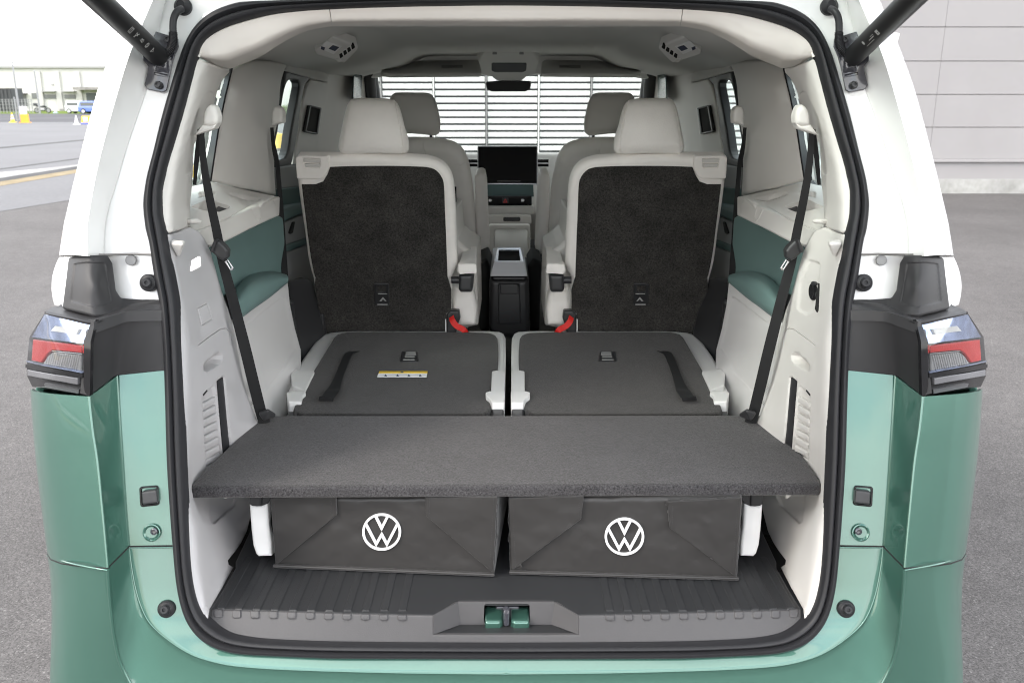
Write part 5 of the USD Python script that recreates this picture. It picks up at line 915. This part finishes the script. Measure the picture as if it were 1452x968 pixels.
cp.part('hazard_button', sheet(rnd([(712, 281), (721, 281), (721, 288), (712, 288)], .6), SY(4.556), .004, r=.001, sp=2), 'dark_plastic'); cp.part('hazard_mark', sheet(Polygon([(714, 287), (716.5, 282.5), (719, 287)]).exterior.buffer(.35), SY(4.554), .001, sp=1.5), 'red_strap')
da.part('centre_stack', sheet(rnd([(684, 292), (757, 292), (757, 304), (752, 306), (690, 307), (684, 310)], 2), SY(4.55), .04, r=.01, sp=5), 'trim_beige')
da.part('usb_panel', sheet(rnd([(689, 306), (700, 304.5), (742, 304.5), (753, 306), (754, 318), (689, 318)], 2), SY(4.50), .03, r=.006, sp=5), 'trim_beige'); da.part('usb_ports', sheet(rnd([(713.5, 308), (738, 308), (738, 314), (713.5, 314)], 2), SY(4.495), .006, r=.002, sp=2.5), 'dark_plastic')
st_ = rnd([(692, 319), (752, 319), (752, 390), (692, 390)], 4); da.part('stowage_surround', sheet(st_.difference(rnd([(702, 326), (748, 326), (748, 392), (702, 392)], 3)), SY(4.36), .05, r=.01, sp=5), 'trim_beige'); da.part('stowage_back', sheet([(700, 324), (750, 324), (750, 392), (700, 392)], SR([(700, 324, 4.46), (750, 324, 4.46), (725, 334, 4.44), (700, 342, 4.38), (750, 342, 4.38), (725, 392, 4.38)]), .02, sp=5), 'headliner', smooth=50)
co = van.group('centre_console')
co.part('body', sheet(rnd([(694, 396), (750, 396), (752, 462), (750, 480), (696, 480), (693, 462)], 3), SY(3.36), .5, r=.02, sp=6), 'dark_plastic'); co.part('inset', sheet(rnd([(706, 402), (737, 402), (739, 460), (706, 460)], 3), SY(3.352), .02, r=.006, sp=5), 'black_plastic'); co.part('drawer_latch', sheet(rnd([(709, 403), (735, 403), (735, 417), (709, 417)], 2), SY(3.344), .012, r=.004, sp=3), 'black_plastic')
co.part('side_cheek', sheet(rnd([(676, 372), (690, 366), (696, 380), (694, 470), (680, 470)], 3), SY(3.6), .3, r=.02, sp=6), 'gap_black'); co.part('side_cheek', sheet(rnd([(748, 378), (756, 366), (768, 372), (765, 470), (750, 470)], 3), SY(3.6), .3, r=.02, sp=6), 'gap_black')
rim_o = [atY(706, 351.5, 3.60), atY(738, 351.5, 3.60), atY(743, 371, 3.40), atY(701, 371, 3.40)]; rim_i = [atY(707.5, 354, 3.58), atY(736, 354, 3.58), atY(738, 369.5, 3.41), atY(706, 369.5, 3.41)]
def ringm(a, b, m='silver'): 
    a = curve3(np.array(a + a[:1]), 41) if False else np.array(a + a[:1]); b = np.array(b + b[:1]); return loft([a, b], .006, toward=(0, -.6, 1))
co.part('bin_rim', ringm(rim_o, rim_i), 'silver', smooth=20)
low_o = [atY(699, 352, 3.62), atY(742, 352, 3.62), atY(748, 391.5, 3.37), atY(695, 391.5, 3.37)]; co.part('bin_shroud', loft([np.array(rim_o + rim_o[:1]), np.array(low_o + low_o[:1])], .006, toward=(0, -1, .5)), 'shroud_silver', smooth=20)
co.part('bin_well', sheet([(704, 352), (740, 352), (742, 372), (702, 372)], SPT([(706, 352, 3.66), (738, 352, 3.66), (720, 371, 3.46)]), .004, sp=6), 'gap_black'); co.part('bin_lip', sheet(rnd([(695, 391), (748.5, 391), (746, 402), (698, 402)], 2), SY(3.365), .05, r=.012, sp=5), 'gloss_black')

# ---------------------------------------------------------------- sill, floor
edge = [(299, 862.5), (333, 864), (400, 866), (490, 869), (570, 871), (615, 872)]
def arr(q): return np.array(q, float)
notch_t = [(615, 872), (632, 862), (645, 853.5), (655, 852), (717.5, 852)]
notch_b = [(615, 899), (650, 886), (717.5, 884)]
fp = Polygon([(318, 832), (334, 803.2), (334, 795), (360, 740), (1075, 740), (1101, 795), (1101, 803.2), (1117, 832)] + mirp(edge)[:-1] + mirp(notch_t)[:-1] + notch_t[::-1] + edge[::-1][1:])
ribs = []
vx, vy = 721.5, 142.0
pads = [309.7 + 26.05 * i for i in range(11)]; pads = pads + [1435 - x for x in pads]
for x in pads:
    f = lambda y, o: vx + (x + o - vx) * (y - vy) / (868 - vy); ribs.append(Polygon([(f(866.5, -6), 866.5), (f(866.5, 6), 866.5), (f(790, 6), 790), (f(790, -6), 790)]))
van.part('boot_floor', sheet(fp, SZ(.66), .01, r=.004, sp=9, emb=[(g, -.0022, 1.2) for g in ribs]), 'floor_plastic', smooth=40)
et = atZ(*arr(edge + notch_t[1:]).T, .66)
lip = [q for q in SIc if q[1] > 884]
sfp = Polygon(edge + [(615, 898.5), (820, 898.5)] + mirp(edge)[::-1] + mirp(lip) [:: -1][::-1] + lip[::-1]) if False else None
lipL = [q for q in SIc if q[1] > 886.5]                       # from the left corner to the middle
face = Polygon(edge + [(615, 899), (820, 899)] + mirp(edge)[::-1] + [(1139, 888)] + mirp(lipL)[:] + lipL[::-1] + [(296, 888)]).buffer(0)
_e = np.array(edge + mirp(edge)[::-1]); _b = np.array(lipL + mirp(lipL)[::-1]); _b = _b[np.argsort(_b[:, 0], kind='stable')]
def _sill(x, y):
    xt = np.clip(x, 299, 1136); yt = np.interp(xt, _e[:, 0], _e[:, 1]); Yt = atZ(xt, yt, .66)[:, 1]; yb = np.maximum(np.interp(x, _b[:, 0], _b[:, 1]), yt + 6); Yb = rear(x, yb, .012)[:, 1]
    t = np.clip((y - yt) / (yb - yt), -.2, 1.2); return atY(x, y, Yt + (Yb - Yt) * t)
sfs_ = Surf(_sill); tong = [rnd([(x - 6.6, 862), (x + 6.6, 862), (x + 6.8, 876 + (x - 300) / 80 if x < 717 else 876 + (1135 - x) / 80), (x - 6.4, 876 + (x - 300) / 80 if x < 717 else 876 + (1135 - x) / 80)], 3.4) for x in pads]
sill = van.part('sill_trim', sheet(face, sfs_, .012, r=.004, sp=6, emb=[(g, -.0035, 1.3) for g in tong]), 'sill_plastic', smooth=40)
NB = 1.528
bt_ = [atZ(615, 872, .66), atY(649, 853, NB + .004), atY(786, 853, NB + .004), atZ(820, 872, .66)]; bb_ = [sfs_(np.array([615.]), np.array([899.]))[0], atY(653, 885, NB - .006), atY(782, 885, NB - .006), sfs_(np.array([820.]), np.array([899.]))[0]]
pk = rnd([(686.5, 855.5), (751, 855.5), (751.5, 884), (686, 884)], 4)
sill.part('recess_cheek', loft([[bt_[0], bt_[1]], [bb_[0], bb_[1]]], .008), 'sill_plastic', smooth=False); sill.part('recess_cheek', loft([[bt_[2], bt_[3]], [bb_[2], bb_[3]]], .008), 'sill_plastic', smooth=False)
bw_ = SPT([(649, 853, NB + .004), (786, 853, NB + .004), (717, 885, NB - .006)])
sill.part('recess_back', sheet(Polygon([(649, 852.5), (786, 852.5), (782, 885), (653, 885)]).difference(pk), bw_, .008, sp=5), 'sill_plastic')
sill.part('recess_floor', loft([[bb_[1] + [0, .01, -.002], bb_[2] + [0, .01, -.002]], [bb_[0] - [0, .0, .002], bb_[3] - [0, 0, .002]]], .006, toward=(0, 0, 1)), 'floor_plastic', smooth=False)
lt = van.group('lock_striker'); lt.part('well', sheet(pk.buffer(3), bw_.closer(-.05), .004, sp=6), 'gap_black')
for x0, x1 in ((687.5, 713), (724, 750.5)):
    lt.part('guide_block', sheet(rnd([(x0, 857), (x1, 857), (x1, 876), (x1 - (5 if x0 < 700 else 0), 881), (x0 + (0 if x0 < 700 else 5), 881), (x0, 877)], 3.5), SR([(x0, 857, NB + .034), (x1, 857, NB + .034), ((x0 + x1) / 2, 870, NB + .004), (x0, 881, NB - .022), (x1, 881, NB - .022)]), .03, r=.006, sp=3), 'green_paint', smooth=50)
lt.part('striker_bar', cat(tube([atY(717.8, 862, NB + .01), atY(718, 868, NB - .012), atY(718, 884, NB - .01)], .006, 14), rbox(-.022, .026, NB + .02, NB + .03, .60, .64, .004)), 'steel_black')
for x0, x1 in ((687, 712), (724, 751)): lt.part('lower_stop', sheet([(x0, 877), (x1, 877), (x1, 885), (x0, 885)], bw_.closer(-.012), .006, sp=4), 'dark_plastic')

# ---------------------------------------------------------------- the shelf board in the boot
bd = Polygon([(276, 690), (300, 662), (330, 632), (352, 611), (364, 600), (376, 592), (390, 589.5), (1083, 588.5), (1094, 591), (1104, 598), (1124, 618), (1146, 648), (1158, 688)] )
bd = Polygon([(266, 691), (292, 664), (324, 632), (347, 610), (362, 597), (375, 589.5), (388, 587.5), (717, 587.5), (1083, 587), (1093, 589), (1108, 601), (1131, 633), (1167, 687)])
shelf = thing('cargo_shelf', 'wide dark grey felt cargo shelf board across the boot on two white legs', 'shelf', (0, 1.83, .66))
shelf.part('board', sheet(rnd(bd, 3), SZ(.868), .026, r=.006, sp=9, both=True), 'shelf_felt', smooth=50)
lg = [(353, 715), (357, 717.5), (364, 718), (371, 717.5), (379, 714.5), (381, 740), (384, 768), (384.5, 788.5), (366, 789), (362, 785), (358, 773), (355, 750)]
for i, mx in enumerate((lambda p: p, mirp)):
    l = shelf.group('support_leg'); l.part('shin', sheet(Polygon(mx(lg)), SR([(q[0], q[1], 1.69 - .015 * ((q[1] - 715) / 75) ** 2) for q in mx(lg)] + [(mx([(369, 750)])[0][0], 750, 1.683)]), .03, r=.007, sp=4), 'trim_white', smooth=55)
    l.part('hinge', sheet(Polygon(mx([(353, 694), (371, 694), (371, 718), (364, 718.5), (357, 717.5), (353, 715)])), SY(1.69), .03, r=.004, sp=4), 'black_plastic'); l.part('clip', sheet(Polygon(mx([(371, 694), (388, 694), (384, 707), (380, 714), (371, 717.5)])), SY(1.692), .03, r=.003, sp=4), 'dark_plastic')
    shelf.part('edge_latch', sheet(rnd(mx([(313, 700), (321, 700), (321, 707), (318, 707), (313, 703)]), 1), SY(1.70), .02, r=.003, sp=3), 'trim_beige')

# ---------------------------------------------------------------- two cloth storage boxes under the shelf
def storage(bl, br, tl, tr, flapL, flapR, em, rr, label):
    P1, P2 = atZ(*bl, .663), atZ(*br, .663); nrm = np.cross(P2 - P1, [0, 0, 1.0]); nrm /= np.linalg.norm(nrm); pl = SP(P1 + [0, 0, .0], nrm); ctr = (P1 + P2) / 2; back = np.array([nrm[0], nrm[1], 0]) * (1 if nrm[1] > 0 else -1)
    s = thing('storage_box', label, 'storage box', (ctr[0], ctr[1] + .17, .66), group='cloth storage boxes under the shelf')
    fr = Polygon([tl, tr, br, bl]); w = tr[0] - tl[0]
    def wr(x, y):
        P = pl(x, y); q = np.stack([x / 34, y / 26, np.full_like(x, em[0] * .1)], -1); h = (meshkit.fbm(q, 3, 3) - .5) * .008 + .004 * np.exp(-((x - em[0]) / 90) ** 2 - ((y - em[1] - 15) / 40) ** 2); d = P - CAM
        return P - d * (h / np.linalg.norm(d, axis=-1))[..., None]
    sf = Surf(wr)
    s.part('body', sheet(rnd(fr, 3), sf, .34, r=.010, sp=4, back=back), 'box_cloth', smooth=60)
    for k, fl in enumerate((flapL, flapR)):
        f = s.part('side_flap', sheet(rnd(fl, 1.5), sf.closer(.009), .0085, r=.0015, sp=4), 'box_cloth', smooth=60)
        pts = list(Polygon(fl).exterior.coords)
        dash = []
        x = fl[1][0] + (-7 if k == 0 else 7)
        for y in np.arange(fl[1][1] + 3, fl[2][1] - 2, 3.2): dash.append(sheet([(x - .5, y), (x + .5, y), (x + .5, y + 1.9), (x - .5, y + 1.9)], sf.closer(.0096), .0006, sp=2))
        a, b = (fl[0], fl[-1])
        for u in np.linspace(.03, .94, 30):
            xx = a[0] + (b[0] - a[0]) * u + (5 if k == 0 else -5); yy = a[1] + (b[1] - a[1]) * u; dash.append(sheet([(xx - .5, yy), (xx + .5, yy), (xx + .5, yy + 1.7), (xx - .5, yy + 1.7)], sf.closer(.0096), .0006, sp=2))
        f.part('stitching', cat(*dash), 'stitch', smooth=False, kind='stuff')
    s.part('bottom_hem', tube([P1 + back * -.003 + [0, 0, .004], P2 + back * -.003 + [0, 0, .004]], .004, 10, k=8), 'box_cloth')
    x, y = em; rx, ry = rr
    def E(px, py): return (x + px * rx, y + py * ry)
    ring = ell(x, y, rx, ry, 64).difference(ell(x, y, rx * .885, ry * .885, 64)); inn = ell(x, y, rx * .89, ry * .89, 64)
    def stroke(*p): return LineString([E(*q) for q in p]).buffer(1.8, cap_style=2, join_style=2, mitre_limit=8)
    V = stroke((-.38, -1), (0, -.20), (.38, -1)).intersection(inn).intersection(sbox(x - rx, y - ry, x + rx, y - .06 * ry))
    Wm = stroke((-.88, -.56), (-.275, .66), (0, .14), (.275, .66), (.88, -.56)).intersection(inn).intersection(sbox(x - rx, y - ry, x + rx, y + .82 * ry)).difference(sbox(x - .22 * rx, y - ry, x + .22 * rx, y + .02 * ry))
    g = s.group('emblem', 'white ring emblem with letters V over W')
    g.part('ring', sheet(ring, sf.closer(.0045), .003, sp=2.2), 'emblem_print', smooth=40); g.part('letter_v', sheet(V, sf.closer(.0044), .003, sp=2.2), 'emblem_print', smooth=40)
    g.part('letter_w', sheet(max(getattr(Wm, 'geoms', [Wm]), key=lambda q: q.area), sf.closer(.0044), .003, sp=2.2), 'emblem_print', smooth=40)
    return s
storage((389, 803), (701, 815.5), (382, 705), (706.5, 705), [(383, 706), (476, 704.5), (477, 730), (391, 801)], [(705, 704), (602, 704.5), (604, 731), (699, 812)], (541, 754), (27.5, 26.2), 'left of two dark cloth storage boxes with white ring emblem')
storage((722.5, 812), (1046.5, 821), (720.5, 705), (1054, 705), [(721.5, 706), (828, 703), (824, 736), (726, 808)], [(1052, 705), (947, 711), (949.5, 748), (1043, 817)], (885.5, 760.5), (28, 26.5), 'right of two dark cloth storage boxes with white ring emblem')
